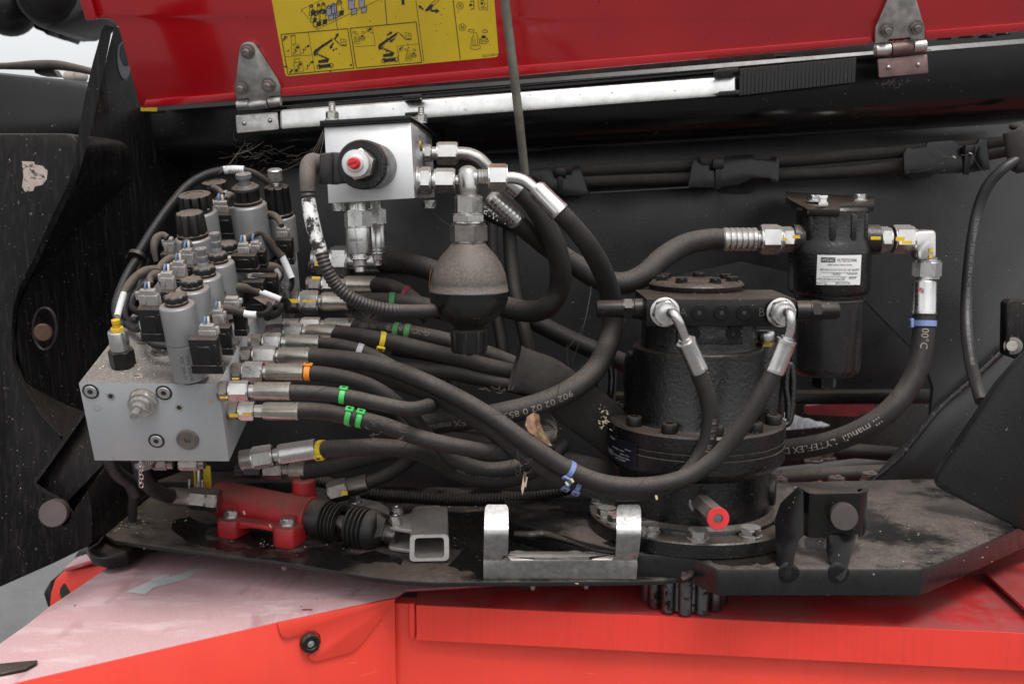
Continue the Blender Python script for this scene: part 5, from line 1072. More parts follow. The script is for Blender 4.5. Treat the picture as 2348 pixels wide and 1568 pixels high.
# ================================================================== hoses
HG = 'hydraulic hoses leaving the grey manifold block'
HP = {}
def near(pr, x, y): return min(range(len(pr[0])), key=lambda i: (px(pr[0][i])[0] - x) ** 2 + (px(pr[0][i])[1] - y) ** 2)
def hose(lb, pts, r, mat=rub, grp=None, n=9, nm='hydraulic_hose', seg=18):
    t = thing(nm, lb, 'hose', pts[0], grp); o, pr = tube('rubber_hose', pts, r, mat, t, seg, n); return t, pr
def mhose(key, lb, xp, y0, items, pts, r, mat=rub, slope=0.004):
    d0 = depth(hit(xp, y0, PRt)); t = thing('hydraulic_hose', lb, 'hose', (xp, y0, d0), HG)
    xfit(t, items, xp, y0, d0, zinc, (1, slope), random.uniform(.1, .5))
    pts = [(x, y, d0 if d is None else d) for x, y, d in pts]; x_, y_, d_ = pts[0]
    pts = [(x_ - 8, y_ - slope * 8, d_)] + pts
    if isinstance(r, list): r = [r[0]] + r
    o, pr = tube('rubber_hose', pts, r, mat, t, 18, 9); HP[key] = (t, pr, d0); return t, pr, d0
def std(xp, a0, a1, n0, n1, f0, f1, ra, rn, rf, kind='f'):
    rf *= 1.09
    return [('adapter', 'c', xp, a0 + 3, ra * .95, zincd), ('adapter', 'h', a0, a1, ra, zincd), ('thread', 't', a1, n0, ra * .72), ('nut', 'h', n0, n1, rn), ('collar', 'c', n1, f0, rf * .72), ('ferrule', kind, f0, f1, rf, zincy)]
# seen from the front of the block to its back
mhose('c', 'hose with one green tie at the top front corner of the manifold', 501, 896, std(501, 503, 524, 527, 571, 584, 667, 24, 25, 19), [(667, 898, None), (740, 902, None), (800, 910, 1.0), (870, 925, .995), (930, 937, 1.0), (965, 935, 1.03), (992, 926, 1.08), (1015, 917, 1.12), (1060, 922, 1.15)], 17)
mhose('b', 'front hose carrying a pair of bright green ties', 522, 942, std(522, 524, 546, 549, 584, 604, 686, 21, 22, 19), [(686, 941, None), (740, 944, None), (800, 955, 1.03), (880, 975, 1.03), (960, 1003, 1.035), (1040, 1022, 1.05), (1110, 1033, 1.07), (1170, 1035, 1.09), (1225, 1020, 1.12), (1262, 1000, 1.16)], [19, 19, 19, 19, 19, 19, 18, 18, 18, 18])
mhose('d', 'hose with an orange tie beside its ferrule', 532, 853, std(532, 534, 556, 558, 604, 612, 697, 22, 25, 19), [(697, 854, None), (750, 858, None), (800, 868, 1.05), (850, 885, 1.06), (900, 915, 1.07), (945, 957, 1.09), (985, 1005, 1.11), (1035, 1048, 1.12), (1095, 1072, 1.12), (1150, 1075, 1.13), (1210, 1058, 1.15), (1260, 1020, 1.18)], 17)
mhose('e', 'long hose sweeping from the manifold to the right port of the gear motor', 553, 816, std(553, 555, 578, 582, 634, 640, 711, 22, 25, 19), [(711, 817, None), (780, 822, None), (850, 833, 1.07), (920, 853, 1.065), (1000, 887, 1.06), (1080, 928, 1.055), (1150, 972, 1.055), (1220, 1023, 1.06), (1290, 1068, 1.07), (1360, 1100, 1.078), (1430, 1113, 1.082), (1510, 1110, 1.084), (1580, 1090, 1.084), (1640, 1050, 1.08), (1695, 985, 1.072), (1740, 915, 1.065), (1776, 852, 1.06)], 20)
mhose('g', 'hose with a pale grey tie dipping under its neighbour', 572, 786, std(572, 577, 601, 605, 646, 658, 733, 21, 24, 18), [(733, 788, None), (780, 793, 1.10), (830, 806, 1.10), (880, 830, 1.10), (930, 858, 1.10), (985, 885, 1.12), (1040, 905, 1.14)], 16)
mhose('h', 'hose with a yellow tie running into the woven sleeve', 612, 762, std(612, 627, 650, 652, 694, 702, 771, 20, 23, 18), [(771, 767, None), (830, 772, 1.15), (900, 785, 1.15), (980, 804, 1.15), (1060, 824, 1.16), (1130, 842, 1.17), (1195, 858, 1.19), (1235, 868, 1.2)], 19)
mhose('i', 'hose with raised lettering and twin dark green ties', 650, 748, std(650, 662, 688, 692, 735, 745, 815, 19, 22, 18), [(815, 752, None), (880, 757, 1.22), (950, 766, 1.21), (1030, 783, 1.21), (1100, 805, 1.21), (1160, 828, 1.22), (1225, 855, 1.23)], 19.5)
mhose('j', 'hose with yellow paint across its hexagons above the lettered hose', 655, 693, std(655, 657, 686, 689, 732, 737, 808, 26, 28, 22), [(808, 694, None), (860, 692, 1.22), (920, 694, 1.21), (980, 704, 1.22), (1040, 722, 1.25), (1100, 745, 1.28)], 21)
mhose('k', 'short bending hose with a dark red tie', 704, 655, std(704, 708, 737, 740, 778, 790, 863, 22, 24, 21), [(863, 655, None), (895, 659, 1.32), (930, 675, 1.31), (960, 700, 1.30), (985, 730, 1.30)], 19)
mhose('l', 'thickest hose at the back of the manifold looping behind the accumulator', 716, 600, [('adapter', 'c', 716, 724, 30), ('adapter', 'h', 722, 756, 30), ('collar', 'c', 756, 760, 24), ('nut', 'h', 760, 800, 38), ('collar', 'c', 798, 822, 20), ('ferrule', 'c', 820, 881, 27)], [(881, 603, None), (930, 604, 1.35), (990, 620, 1.33), (1070, 660, 1.3), (1150, 700, 1.27), (1210, 714, 1.25), (1255, 703, 1.23), (1282, 662, 1.22), (1284, 605, 1.2), (1264, 540, 1.18), (1228, 478, 1.165), (1190, 436, 1.155)], [24, 25, 25, 25, 25, 25, 25, 25, 25, 24, 23, 22])
mhose('a', 'lowest hose with a yellow tie under the manifold', 545, 1056, [('adapter', 'c', 552, 584, 23, zincd), ('nut', 'h', 580, 628, 27), ('collar', 'c', 628, 640, 15), ('ferrule', 'f', 640, 726, 24)], [(726, 1031, None), (800, 1027, 1.06), (870, 1025, 1.07), (940, 1032, 1.09), (1000, 1052, 1.12), (1060, 1080, 1.15)], 20, rub, -.15)
# red/orange spots and marks on fittings
bm = bmesh.new()
def mark(bm, x, y, w, h, d): obox_bm(bm, P(x, y, d), (RX, VU, VF), (w * d / F, h * d / F, .0006))
def mark1(par, x, y, w, h, d, m=None): obox('paint_mark', P(x, y, d), (RX, VU, VF), (w * d / F, h * d / F, .0006), m or ymark, par)
for x, y, w, h, d in ((513, 910, 18, 7, .993), (541, 899, 6, 5, .993), (562, 899, 7, 5, .993), (536, 952, 20, 8, 1.017), (566, 949, 20, 7, 1.015), (540, 868, 16, 4, 1.031), (505, 946, 5, 12, 1.02)): mark1(HP['c' if y < 930 and x != 540 else 'd' if x == 540 else 'b'][0], x, y, w, h, d)
bm.free()
bm = bmesh.new()
for x, y, w, h, d in ((671, 690, 24, 9, 1.207), (709, 690, 30, 5, 1.203), (733, 603, 20, 13, 1.30), (725, 637, 19, 6, 1.28)): mark1(HP['j' if y > 680 else 'l' if y < 620 else 'k'][0], x, y, w, h, d)
bm.free()
# lettering along hoses
text_hose('raised_lettering', 'G-IC-1260/8-1  MA NEED', HP['i'][1], 985, 775, .0085, lett, HP['i'][0], True, .35, 1.1)
# other hoses
t, prF = hose('hose running just under the long hose to the left port of the gear motor', [(640, 838, 1.12), (720, 842, 1.11), (800, 853, 1.10), (880, 868, 1.09), (950, 888, 1.08), (1020, 918, 1.075), (1090, 962, 1.075), (1160, 1012, 1.075), (1230, 1062, 1.08), (1300, 1102, 1.09), (1370, 1124, 1.095), (1450, 1130, 1.10), (1520, 1118, 1.102), (1575, 1088, 1.10), (1612, 1035, 1.098), (1628, 975, 1.09), (1622, 910, 1.08), (1600, 850, 1.072)], 19.5, rub, HG)
def elbow_end(par, f0, f1, tb, nutc, rt, rf, d):
    """crimped ferrule, bent pipe and hexagon on the face of the motor"""
    A = P(*f1); s = d / F
    L = math.hypot(f1[0] - f0[0], f1[1] - f0[1])
    rev('ferrule', P(*f0), A, [(-3, rf * .8), (-2, rf), (2, rf * 1.01), (6, rf * 1.01), (8, rf, ('f', 8, .05)), (L - 12, rf, ('f', 8, .05)), (L - 11, rf * 1.05), (L - 4, rf * 1.05), (L - 3, rf * .7), (L + 3, rf * .68), (L + 4, rf * .5)], zincl, par, s, 48)
    tube('bent_pipe', tb, rt, zincl, par, 16)
    c = V3(nutc); n = -FW
    rev('seal_ring', c, c + n, [(0, 35), (6, 35), (7, 33)], zincl, par, s, 32); rev('adapter', c, c + n, hexr(6, 14, 32), zincd, par, s, 24, .2); rev('nut', c, c + n, hexr(15, 36, 30, .06) + [(36.5, 16), (37, 15)], zincl, par, s, 24, .35)
elbow_end(t, (1602, 848, 1.072), (1568, 772, 1.058), [(1536, 718, 1.072), (1539, 718, 1.056), (1546, 722, 1.050), (1556, 738, 1.050), (1564, 758, 1.054), (1570, 775, 1.058)], (1524, 715, 1.0985), 11.5, 22, 1.065)
elbow_end(HP['e'][0], (1777, 851, 1.060), (1806, 775, 1.052), [(1802, 716, 1.072), (1806, 717, 1.055), (1811, 722, 1.047), (1813, 738, 1.046), (1811, 758, 1.049), (1805, 778, 1.052)], (1790, 716, 1.0985), 11.5, 22.5, 1.055)
bm = bmesh.new(); mark(bm, 1601, 841, 7, 5, 1.0605); link('paint_mark', bm, rmark, t)
text_hose('printed_lettering', '18 12 18   SAE 100R', prF, 1630, 955, .0065, lett, t, True, -.5)
for key in ('b',): pass
tb_, prB = hose('thick return hose curving from the tee down in front of the gear motor', [(1275, 480, 1.065), (1310, 515, 1.075), (1350, 565, 1.10), (1385, 630, 1.15), (1403, 700, 1.185), (1400, 770, 1.19), (1368, 842, 1.17), (1310, 893, 1.15), (1230, 928, 1.14), (1140, 950, 1.14), (1060, 962, 1.15), (980, 975, 1.17), (900, 990, 1.2)], [22, 22, 23, 24, 25, 25, 25.5, 26, 26, 26, 25, 24, 23])
A, B_2 = P(1228, 432, 1.065), P(1286, 490, 1.065); L = 80
rev('ferrule', A, B_2, [(-4, 15), (-2, 19), (2, 20), (3, 23, ('f', 8, .05)), (L - 10, 24, ('f', 8, .05)), (L - 8, 25), (L, 25), (L + 1, 21)], zincl, tb_, 1.065 / F, 48)
text_hose('printed_lettering', '902 02 02 0 853 LYTEFLEX manuli', prB, 1300, 895, .010, lett, tb_, False, .30, 1.15)
tm, prM = hose('thick hose in an S bend from the aluminium block to the filter inlet', [(1180, 505, 1.17), (1215, 535, 1.19), (1262, 570, 1.215), (1320, 608, 1.23), (1375, 640, 1.24), (1428, 650, 1.245), (1475, 632, 1.25), (1520, 592, 1.265), (1570, 562, 1.285), (1620, 550, 1.3), (1662, 549, 1.3)], [21, 22, 24, 25, 26, 26, 26, 26, 25.5, 25, 25])
xfit(tm, [('ferrule', 'g', 1656, 1734, 27), ('collar', 'c', 1732, 1744, 20)], 1656, 549, 1.3)
A, B_2 = P(1126, 452, 1.165), P(1192, 511, 1.175); rev('ferrule', A, B_2, [(-6, 12), (-4, 15)] + [(i * 11 + q, rr_) for i in range(8) for q, rr_ in ((0, 19), (2, 21), (9, 21), (10, 19))] + [(88, 18)], zinc, tm, 1.17 / F, 24)
tl = HP['l'][0]; A, B_2 = P(1160, 412, 1.15), P(1192, 440, 1.155); rev('ferrule', A, B_2, [(-6, 15), (0, 22), (2, 25), (34, 26), (40, 25), (41, 22)], zinc, tl, 1.15 / F, 24)
tf, prO = hose('thick hose with a blue tie curving down from the filter outlet', [(2119, 712, 1.3), (2118, 760, 1.3), (2110, 820, 1.3), (2088, 880, 1.3), (2045, 936, 1.3), (1985, 980, 1.31), (1915, 1010, 1.33), (1845, 1026, 1.36), (1770, 1034, 1.4)], [25, 25, 25, 25, 25, 25, 25, 25, 24])
A = P(2120, 645, 1.3); rev('ferrule', A, P(2118, 745, 1.3), [(-6, 17), (-2, 18), (0, 24), (2, 26.5, ('f', 6, .05)), (66, 26.5, ('f', 6, .05)), (68, 27), (75, 27), (76, 24)], zincl, tf, 1.3 / F, 48)
bm = bmesh.new(); mark(bm, 2110, 664, 9, 9, 1.283); link('paint_mark', bm, rmark, tf)
text_hose('printed_lettering', 'III manuli  LYTEFLEX  DN 12-8 1/2', prO, 2022, 955, .0125, lettw if False else lett, tf, False, -.25, 1.1) if False else text_hose('printed_lettering', 'III manuli  LYTEFLEX DN 12-8 1/2', prO, 2020, 955, .0120, M('pale_hose_lettering', (.34, .29, .25), .8), tf, False, .1, 1.15)
text_hose('printed_temperature', '100°C', prO, 2117, 742, .0125, MATS['pale_hose_lettering'], tf, False, .15, 1.0)
for lb, pts, r, m in (
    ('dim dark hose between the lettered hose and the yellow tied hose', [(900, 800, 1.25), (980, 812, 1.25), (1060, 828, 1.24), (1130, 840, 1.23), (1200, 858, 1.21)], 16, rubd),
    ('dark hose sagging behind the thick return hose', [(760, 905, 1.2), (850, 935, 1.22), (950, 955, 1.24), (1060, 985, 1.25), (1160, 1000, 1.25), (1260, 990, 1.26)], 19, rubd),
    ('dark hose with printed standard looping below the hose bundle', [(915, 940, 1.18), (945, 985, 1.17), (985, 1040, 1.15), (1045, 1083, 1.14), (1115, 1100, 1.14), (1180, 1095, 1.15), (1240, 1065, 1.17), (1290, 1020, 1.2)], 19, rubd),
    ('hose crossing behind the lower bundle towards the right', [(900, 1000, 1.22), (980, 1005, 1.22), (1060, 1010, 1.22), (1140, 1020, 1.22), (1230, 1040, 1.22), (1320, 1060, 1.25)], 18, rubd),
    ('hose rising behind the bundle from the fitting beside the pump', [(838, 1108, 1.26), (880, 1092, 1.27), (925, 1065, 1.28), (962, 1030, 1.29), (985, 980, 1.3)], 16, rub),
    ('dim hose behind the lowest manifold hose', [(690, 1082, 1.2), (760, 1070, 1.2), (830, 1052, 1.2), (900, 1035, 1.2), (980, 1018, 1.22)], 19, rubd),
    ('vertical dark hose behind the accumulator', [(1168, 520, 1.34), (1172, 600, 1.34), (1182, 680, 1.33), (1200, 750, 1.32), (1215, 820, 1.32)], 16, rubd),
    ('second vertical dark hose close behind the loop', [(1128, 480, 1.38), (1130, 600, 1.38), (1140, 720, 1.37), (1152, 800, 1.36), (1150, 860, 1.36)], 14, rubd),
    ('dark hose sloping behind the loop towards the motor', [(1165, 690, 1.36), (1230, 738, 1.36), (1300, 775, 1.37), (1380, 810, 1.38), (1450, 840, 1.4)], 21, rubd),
    ('upper hose of the pair entering the woven sleeve from the left', [(905, 845, 1.16), (960, 848, 1.16), (1030, 853, 1.16), (1100, 867, 1.17), (1160, 880, 1.18), (1215, 893, 1.2)], 18, rub),
    ('hose dropping in the dark below the accumulator', [(1030, 830, 1.3), (1040, 880, 1.3), (1048, 940, 1.3), (1055, 1000, 1.3)], 16, rubd),
    ('dusty hose drooping from the lower edge of the manifold to the pump', [(318, 1040, 1.10), (322, 1075, 1.12), (338, 1108, 1.16), (362, 1128, 1.2), (392, 1137, 1.235)], 17, rub),
    ('thin stiff hose standing on a bolt at the left of the deck', [(318, 1085, 1.2), (310, 1115, 1.2), (305, 1150, 1.22), (304, 1190, 1.25)], 10.5, rub),
    ('upper grey pipe in the shadow behind the gear motor', [(1775, 1032, 1.62), (1880, 1030, 1.62), (1980, 1035, 1.62), (2100, 1046, 1.62)], 17, rub),
    ('lower thick dusty pipe behind the gear motor', [(1730, 1100, 1.56), (1830, 1092, 1.56), (1960, 1086, 1.56), (2110, 1080, 1.56)], 19, rub),
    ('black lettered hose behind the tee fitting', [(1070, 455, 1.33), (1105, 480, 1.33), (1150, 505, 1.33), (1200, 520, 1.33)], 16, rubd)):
    t, pr = hose(lb, pts, r, m, None, 8, 'hydraulic_hose', 14)
    if 0: pass
    if 'printed standard' in lb: text_hose('printed_lettering', 'SAE 100R17  HARVEST', pr, 1010, 1065, .0072, lett, t, False, .45)
    if lb.startswith('black lettered'): text_hose('printed_lettering', 'R1  W.P. 1/2"', pr, 1178, 514, .012, M('white_hose_lettering', (.6, .6, .6), .6), t, True, .1)
    if 'from the fitting' in lb: xfit(t, [('nut', 'h', 755, 800, 26, zincd), ('ferrule', 'f', 798, 846, 22, zincd)], 755, 1130, 1.26, zincd, (1, -.25)); bm = bmesh.new(); mark(bm, 790, 1130, 14, 9, 1.235); link('paint_mark', bm, ymark, t)
    if 'dim hose' in lb: xfit(t, [('adapter', 'c', 540, 560, 18, blackd), ('adapter', 'h', 560, 600, 19, blackd), ('nut', 'h', 606, 648, 21, zincd), ('collar', 'c', 646, 668, 12, zincd), ('ferrule', 'c', 664, 700, 20, zincd)], 540, 1078, 1.2, zincd); mark1(t, 566, 1071, 26, 7, 1.19); mark1(t, 596, 1071, 18, 7, 1.19)
    if 'to the pump' in lb: xfit(t, [('ferrule', 'f', 384, 438, 21, zincd), ('nut', 'h', 437, 478, 26, zincd), ('adapter', 'h', 477, 504, 28, zincd)], 384, 1136, 1.24, zincd, (1, .10))
    if 'stiff' in lb: A = hit(308, 1205, zpl(ZT)); rev('foot_bolt', A, A + UP, [(0, 21), (3, 21)] + [(3 + a_, q, *z) for a_, q, *z in hexr(0, 15, 17)], zincd, t, depth(A) / F, 24)
# the second, lower manifold block end under the grey block with knurled cap and chain
kc = thing('test_point_cap', 'knurled black cap on a thin chain hanging under the manifold', 'cap', (336, 1065, 1.06)); A = P(330, 1052, 1.06)
rev('cap', A, P(338, 1078, 1.06), [(0, 16), (4, 22), (5, 24, ('k', 30, .03)), (16, 24, ('k', 30, .03)), (20, 20), (26, 18), (27, 1)], zincd, kc, 1.06 / F, 60)
for i in range(6):
    x, y = 322 + (i % 2) * 2, 1064 + i * 9.5; w = 4.5 if i % 2 else 3; pts = [(x + w * math.cos(rad(a)), y + 6.5 * math.sin(rad(a)), 1.035 + (.003 * math.sin(rad(a + 60)) if i % 2 else -.003 * math.sin(rad(a)))) for a in range(0, 361, 40)]
    tube('chain_link', pts, 1.15, zincl, kc, 6, 3)
for lb, x0, x1, y, r, d in (('dark hexagonal plug under the right end of the manifold', 352, 384, 1064, 14, 1.12), ('dusty hexagonal nut peeping under the manifold', 412, 456, 1062, 17, 1.05)):
    t = thing('plug', lb, 'plug', (x0, y, d)); xfit(t, [('hex_head', 'h', x0, x1, r, zincd), ('neck', 'c', x1, x1 + 14, r * .8, zincd)], x0, y, d, zincd)
yt = thing('yellow_valve_lever', 'yellow tabs and steel pins standing behind the pump', 'lever', (458, 1110, 1.3))
for x0, x1, y0, y1 in ((443, 447, 1068, 1118), (465, 482, 1068, 1120)): plate('tab', [(x0, y0), (x1, y0), (x1 + 3, y1), (x0 + 2, y1)], 1.31, .003, M('yellow_lever', (.62, .42, .01), .5, rust=(60, .62, (.05, .04, .02))), yt, .0005)
for x, y0, y1, r in ((455, 1070, 1130, 5), (434, 1098, 1140, 3), (464, 1100, 1135, 3)): tube('pin', [(x, y0, 1.30), (x, y1, 1.30)], r, zincl, yt, 10)
# corrugated conduits low down
for lb, pts, r in (('black corrugated conduit lying along the deck behind the galvanised bracket', [(705, 1095, 1.36), (780, 1115, 1.36), (860, 1133, 1.35), (960, 1141, 1.34), (1070, 1146, 1.33), (1180, 1141, 1.32), (1280, 1125, 1.31), (1360, 1102, 1.3)], 14), ('short ribbed conduit hanging below the left end of the manifold', [(252, 1045, 1.12), (258, 1070, 1.13), (275, 1090, 1.15), (298, 1106, 1.18), (310, 1130, 1.2)], 15)):
    t = thing('conduit', lb, 'conduit', pts[0]); tube('corrugated_tube', pts, r, conduit, t, 14, 10, None, (.0042, .08))
# woven sleeve
sv = thing('woven_sleeve', 'flat black woven sleeve wrapping several hoses left of the gear motor', 'sleeve', (1290, 930, 1.2))
def flat_tube(nm, pts, mat, par, thk=.4, seg=20):
    bm = bmesh.new(); uvl = bm.loops.layers.uv.new('UVMap'); ps = spline([V3(p[:3]) for p in pts], 8); ws = [v.x for v in spline([Vector((p[3], 0, 0)) for p in pts], 8)]; pv = None; L = 0
    for i, p in enumerate(ps):
        T = (ps[min(i + 1, len(ps) - 1)] - ps[max(0, i - 1)]).normalized(); N = CAM - p; N = (N - T * N.dot(T)).normalized(); B = T.cross(N); w = ws[i] * depth(p) / F; vs = []
        if i: L += (p - ps[i - 1]).length
        for k in range(seg):
            a = 2 * math.pi * k / seg; rp = 1 + .05 * math.sin(3 * a + i * .35); vs.append(bm.verts.new(p + B * (w * math.cos(a) * rp) + N * (w * thk * math.sin(a) * rp)))
        if pv:
            for k in range(seg):
                j = (k + 1) % seg; f = bm.faces.new((pv[k], vs[k], vs[j], pv[j]))
                for lp, uv in zip(f.loops, ((L - .005, k / seg), (L, k / seg), (L, (k + 1) / seg), (L - .005, (k + 1) / seg))): lp[uvl].uv = uv
        pv = vs
    return link(nm, bm, mat, par, 60)
flat_tube('upper_wrap', [(1180, 843, 1.165, 55), (1212, 853, 1.17, 51), (1265, 880, 1.175, 52), (1330, 928, 1.19, 58), (1395, 985, 1.22, 54), (1450, 1030, 1.26, 48)], textile, sv, .26)
flat_tube('lower_wrap', [(1150, 1090, 1.22, 34), (1220, 1085, 1.22, 40), (1300, 1080, 1.22, 42), (1400, 1090, 1.24, 38)], textile, sv)
o = flat_tube('woven_wrap', [(2326, 298, 1.36, 8), (2328, 300, 1.36, 26), (2334, 335, 1.36, 28), (2350, 380, 1.36, 28), (2352, 383, 1.36, 10)], textile, None, .6); tag(o, 'woven black wrap around the cables at the right edge', 'wrap')
# cables on the tray
ct = thing('cable_tray_bracket', 'black notched cable bracket beside the prop rod', 'bracket', (1280, 420, 1.43), 'notched brackets carrying the pair of cables')
def pz(x0, l): return [(x0 + x / 2.997, y / 2.997) for x, y in l]
b1 = pz(1162.4, [(165, 1165), (305, 1153), (325, 1205), (440, 1200), (455, 1145), (475, 1137), (500, 1140), (565, 1340), (370, 1350), (300, 1300), (165, 1230)])
b2 = pz(1162.4, [(1243, 1292), (1280, 1090), (1295, 1080), (1325, 1080), (1345, 1135), (1490, 1120), (1502, 1070), (1690, 1060), (1700, 1095), (1806, 1105), (1820, 1080), (1858, 1078), (1872, 1090), (1870, 1240), (1855, 1260), (1815, 1255), (1805, 1228), (1690, 1225), (1600, 1272), (1430, 1290)])
b3 = pz(1708.7, [(1088, 1060), (1105, 1020), (1140, 1015), (1150, 1022), (1240, 1010), (1255, 975), (1430, 963), (1465, 985), (1470, 1000), (1595, 990), (1612, 950), (1660, 953), (1685, 1165), (1540, 1188), (1300, 1195), (1140, 1178), (1125, 1205), (1095, 1200)])
plate('plate', b1, 1.43, .004, black, ct, .001); obox('black_tie', P(1376 - 92, 415, 1.428), (RX, UP, FW), (.008, .034, .004), plas, ct, .001); obox('tie_head', P(1285, 394, 1.424), (RX, UP, FW), (.015, .012, .010), plas, ct, .002)
plate('tray_ledge', [(1352, 441), (1580, 428), (1580, 431), (1352, 444)], 1.425, .03, black, ct)
c2 = thing('cable_tray_bracket', 'black notched cable bracket in the middle of the cable run', 'bracket', (1680, 400, 1.43), 'notched brackets carrying the pair of cables'); plate('plate', b2, 1.43, .004, black, c2, .001); obox('black_tie', P(1646, 405, 1.428), (RX, UP, FW), (.008, .036, .004), plas, c2, .001); obox('tie_head', P(1646, 376, 1.424), (RX, UP, FW), (.016, .013, .010), plas, c2, .002)
c3 = thing('cable_tray_bracket', 'cobwebbed black cable bracket nearest the right edge', 'bracket', (2170, 360, 1.41), 'notched brackets carrying the pair of cables'); plate('plate', b3, 1.41, .004, black, c3, .001); obox('black_tie', P(2217, 370, 1.408), (RX, UP, FW), (.008, .036, .004), plas, c3, .001); obox('tie_head', P(2222, 344, 1.404), (RX, UP, FW), (.015, .013, .010), plas, c3, .002)
for lb, pts, r in (('upper dusty cable on the tray brackets', [(1225, 402, 1.455), (1350, 392, 1.452), (1500, 384, 1.45), (1650, 375, 1.45), (1800, 370, 1.445), (1950, 357, 1.44), (2080, 346, 1.435), (2220, 335, 1.43), (2330, 325, 1.40)], 15), ('lower dusty cable on the tray brackets', [(1225, 424, 1.45), (1350, 418, 1.45), (1500, 412, 1.45), (1650, 408, 1.45), (1800, 402, 1.445), (1950, 394, 1.44), (2080, 378, 1.435), (2220, 362, 1.43), (2330, 342, 1.40)], 14)):
    t, pr = hose(lb, pts, r, rub, None, 9, 'power_cable', 14); t['category'] = 'cable'
t, prC = hose('smooth black power cable hanging down beside the weld seam at right', [(2335, 365, 1.36), (2300, 388, 1.36), (2266, 425, 1.37), (2243, 480, 1.38), (2230, 545, 1.38), (2221, 620, 1.38), (2216, 690, 1.38), (2217, 760, 1.36), (2226, 830, 1.32), (2240, 885, 1.27), (2250, 920, 1.25)], [12, 12.5, 13, 13, 13, 13, 13, 13.5, 14, 14, 14], M('smooth_cable', (.020, .020, .021), .42, 0, None, .1), None, 10, 'power_cable', 18); t['category'] = 'cable'
text_hose('printed_lettering', 'EXTREM H07RN-F 4G/7G/2.5 AENOR HAR IEC 60245/DN-F 0.6/1 KV 3G2.5 mm2 UNE 21', prC, 2232, 850, .0062, lettw, t, True, .25)
# ================================================================== cable ties
TG = 'coloured plastic ties on the hoses'
def tie(lb, pr, x, y, mat, w=11, ph=1.0, cat=None):
    k_ = near(pr, x, y); ps, rs = pr; p = ps[k_]; T = (ps[min(k_ + 1, len(ps) - 1)] - ps[k_ - 1]).normalized(); r = rs[k_]; s = depth(p) / F
    t = thing('cable_tie', lb, 'cable tie', p, TG); W2 = w * s / 2
    rev('band', p - T * W2, p + T, [(0, r * 1.0), (0, r * 1.09), (2 * W2, r * 1.09), (2 * W2, r * 1.0)], mat, t, 1, 32)
    N = CAM - p; N = (N - T * N.dot(T)).normalized(); B = T.cross(N); B = B if B.dot(UP) < 0 else -B
    dr = N * math.cos(ph) + B * math.sin(ph); sd_ = T.cross(dr)
    bm = bmesh.new(); obox_bm(bm, p + dr * (r * 1.17), (T, sd_, dr), (w * 1.65 * s, w * 1.35 * s, r * .30)); bmesh.ops.recalc_face_normals(bm, faces=bm.faces); bev(bm, .0007, 1); link('head', bm, mat, t)
    bm = bmesh.new(); obox_bm(bm, p + dr * (r * 1.33), (T, sd_, dr), (w * .7 * s, w * .45 * s, r * .05)); link('slot', bm, hole, t)
    return t
tie('bright green tie on the top front hose', HP['c'][1], 785, 905, t_green, 12, -1.15)
tie('left one of two bright green ties side by side', HP['b'][1], 803, 955, t_green, 12, -.9); tie('right one of two bright green ties side by side', HP['b'][1], 826, 960, t_green, 12, -.9)
tie('orange tie against a steel ferrule', HP['d'][1], 707, 854, t_or, 13, -1.3)
tie('yellow tie with head on the lower side of a mid hose', HP['h'][1], 877, 781, t_yel, 12, 1.1)
tie('left one of two dull green ties on the lettered hose', HP['i'][1], 911, 761, t_dgreen, 12, .9); tie('right one of two dull green ties on the lettered hose', HP['i'][1], 930, 764, t_dgreen, 12, .9)
tie('dull green tie half hidden by the ribbed conduit', HP['j'][1], 898, 693, t_dgreen, 12, 2.2)
tie('dark red tie on the bending hose', HP['k'][1], 930, 675, t_red, 13, 2.4); tie('pale grey tie round a dipping hose', HP['g'][1], 822, 803, t_grey, 13, 2.6)
tie('yellow tie on the lowest hose', HP['a'][1], 735, 1030, t_yel, 13, .9); tie('upper blue tie on the long hose', HP['e'][1], 1303, 1074, t_blue, 12, 1.15)
tie('left one of two lower blue ties', prF, 1300, 1100, t_blue, 11, .95); tie('right one of two lower blue ties', prF, 1322, 1108, t_blue, 11, .95)
tie('blue tie below the filter outlet ferrule', prO, 2118, 741, t_blue, 13, -.0) if False else tie('blue tie below the filter outlet ferrule', prO, 2118, 741, t_blue, 13, 1.2)
tie('small red tie behind the green tied hose', HP['d'][1], 860, 890, t_or, 8, 2.8) if False else None
# ================================================================== wiring on the solenoids
WG = 'taped wiring tails of the solenoids'
def loom(lb, parts, grp=WG, nm='wire_tail'):
    t = thing(nm, lb, 'wire', parts[0][1][0], grp)
    for pn_, pts, r, m in parts: tube(pn_, pts, r, m, t, 14, 8)
    return t
loom('braided sleeve arching over the knobs with a tag reading EV101', [('braided_sleeve', [(318, 580, 1.20), (345, 535, 1.22), (385, 478, 1.25), (428, 428, 1.28), (470, 402, 1.30), (512, 391, 1.31)], 10, braid), ('tag', [(510, 391, 1.31), (535, 389, 1.31), (560, 390, 1.31)], 9.5, white), ('taped_tail', [(558, 390, 1.31), (580, 396, 1.32), (600, 408, 1.33), (615, 420, 1.34)], 7, fabric)])
me = text_me('EV101', .0068)
for v in me.vertices: v.co = P(524, 399, 1.302) + (P(560, 397, 1.302) - P(524, 399, 1.302)).normalized() * v.co.x + UP * v.co.y
link_me('tag_lettering', me, ink, S._wt if hasattr(S, '_wt') else [o for o in bpy.data.objects if o.get('label', '').startswith('braided sleeve arching')][0], smooth=False)
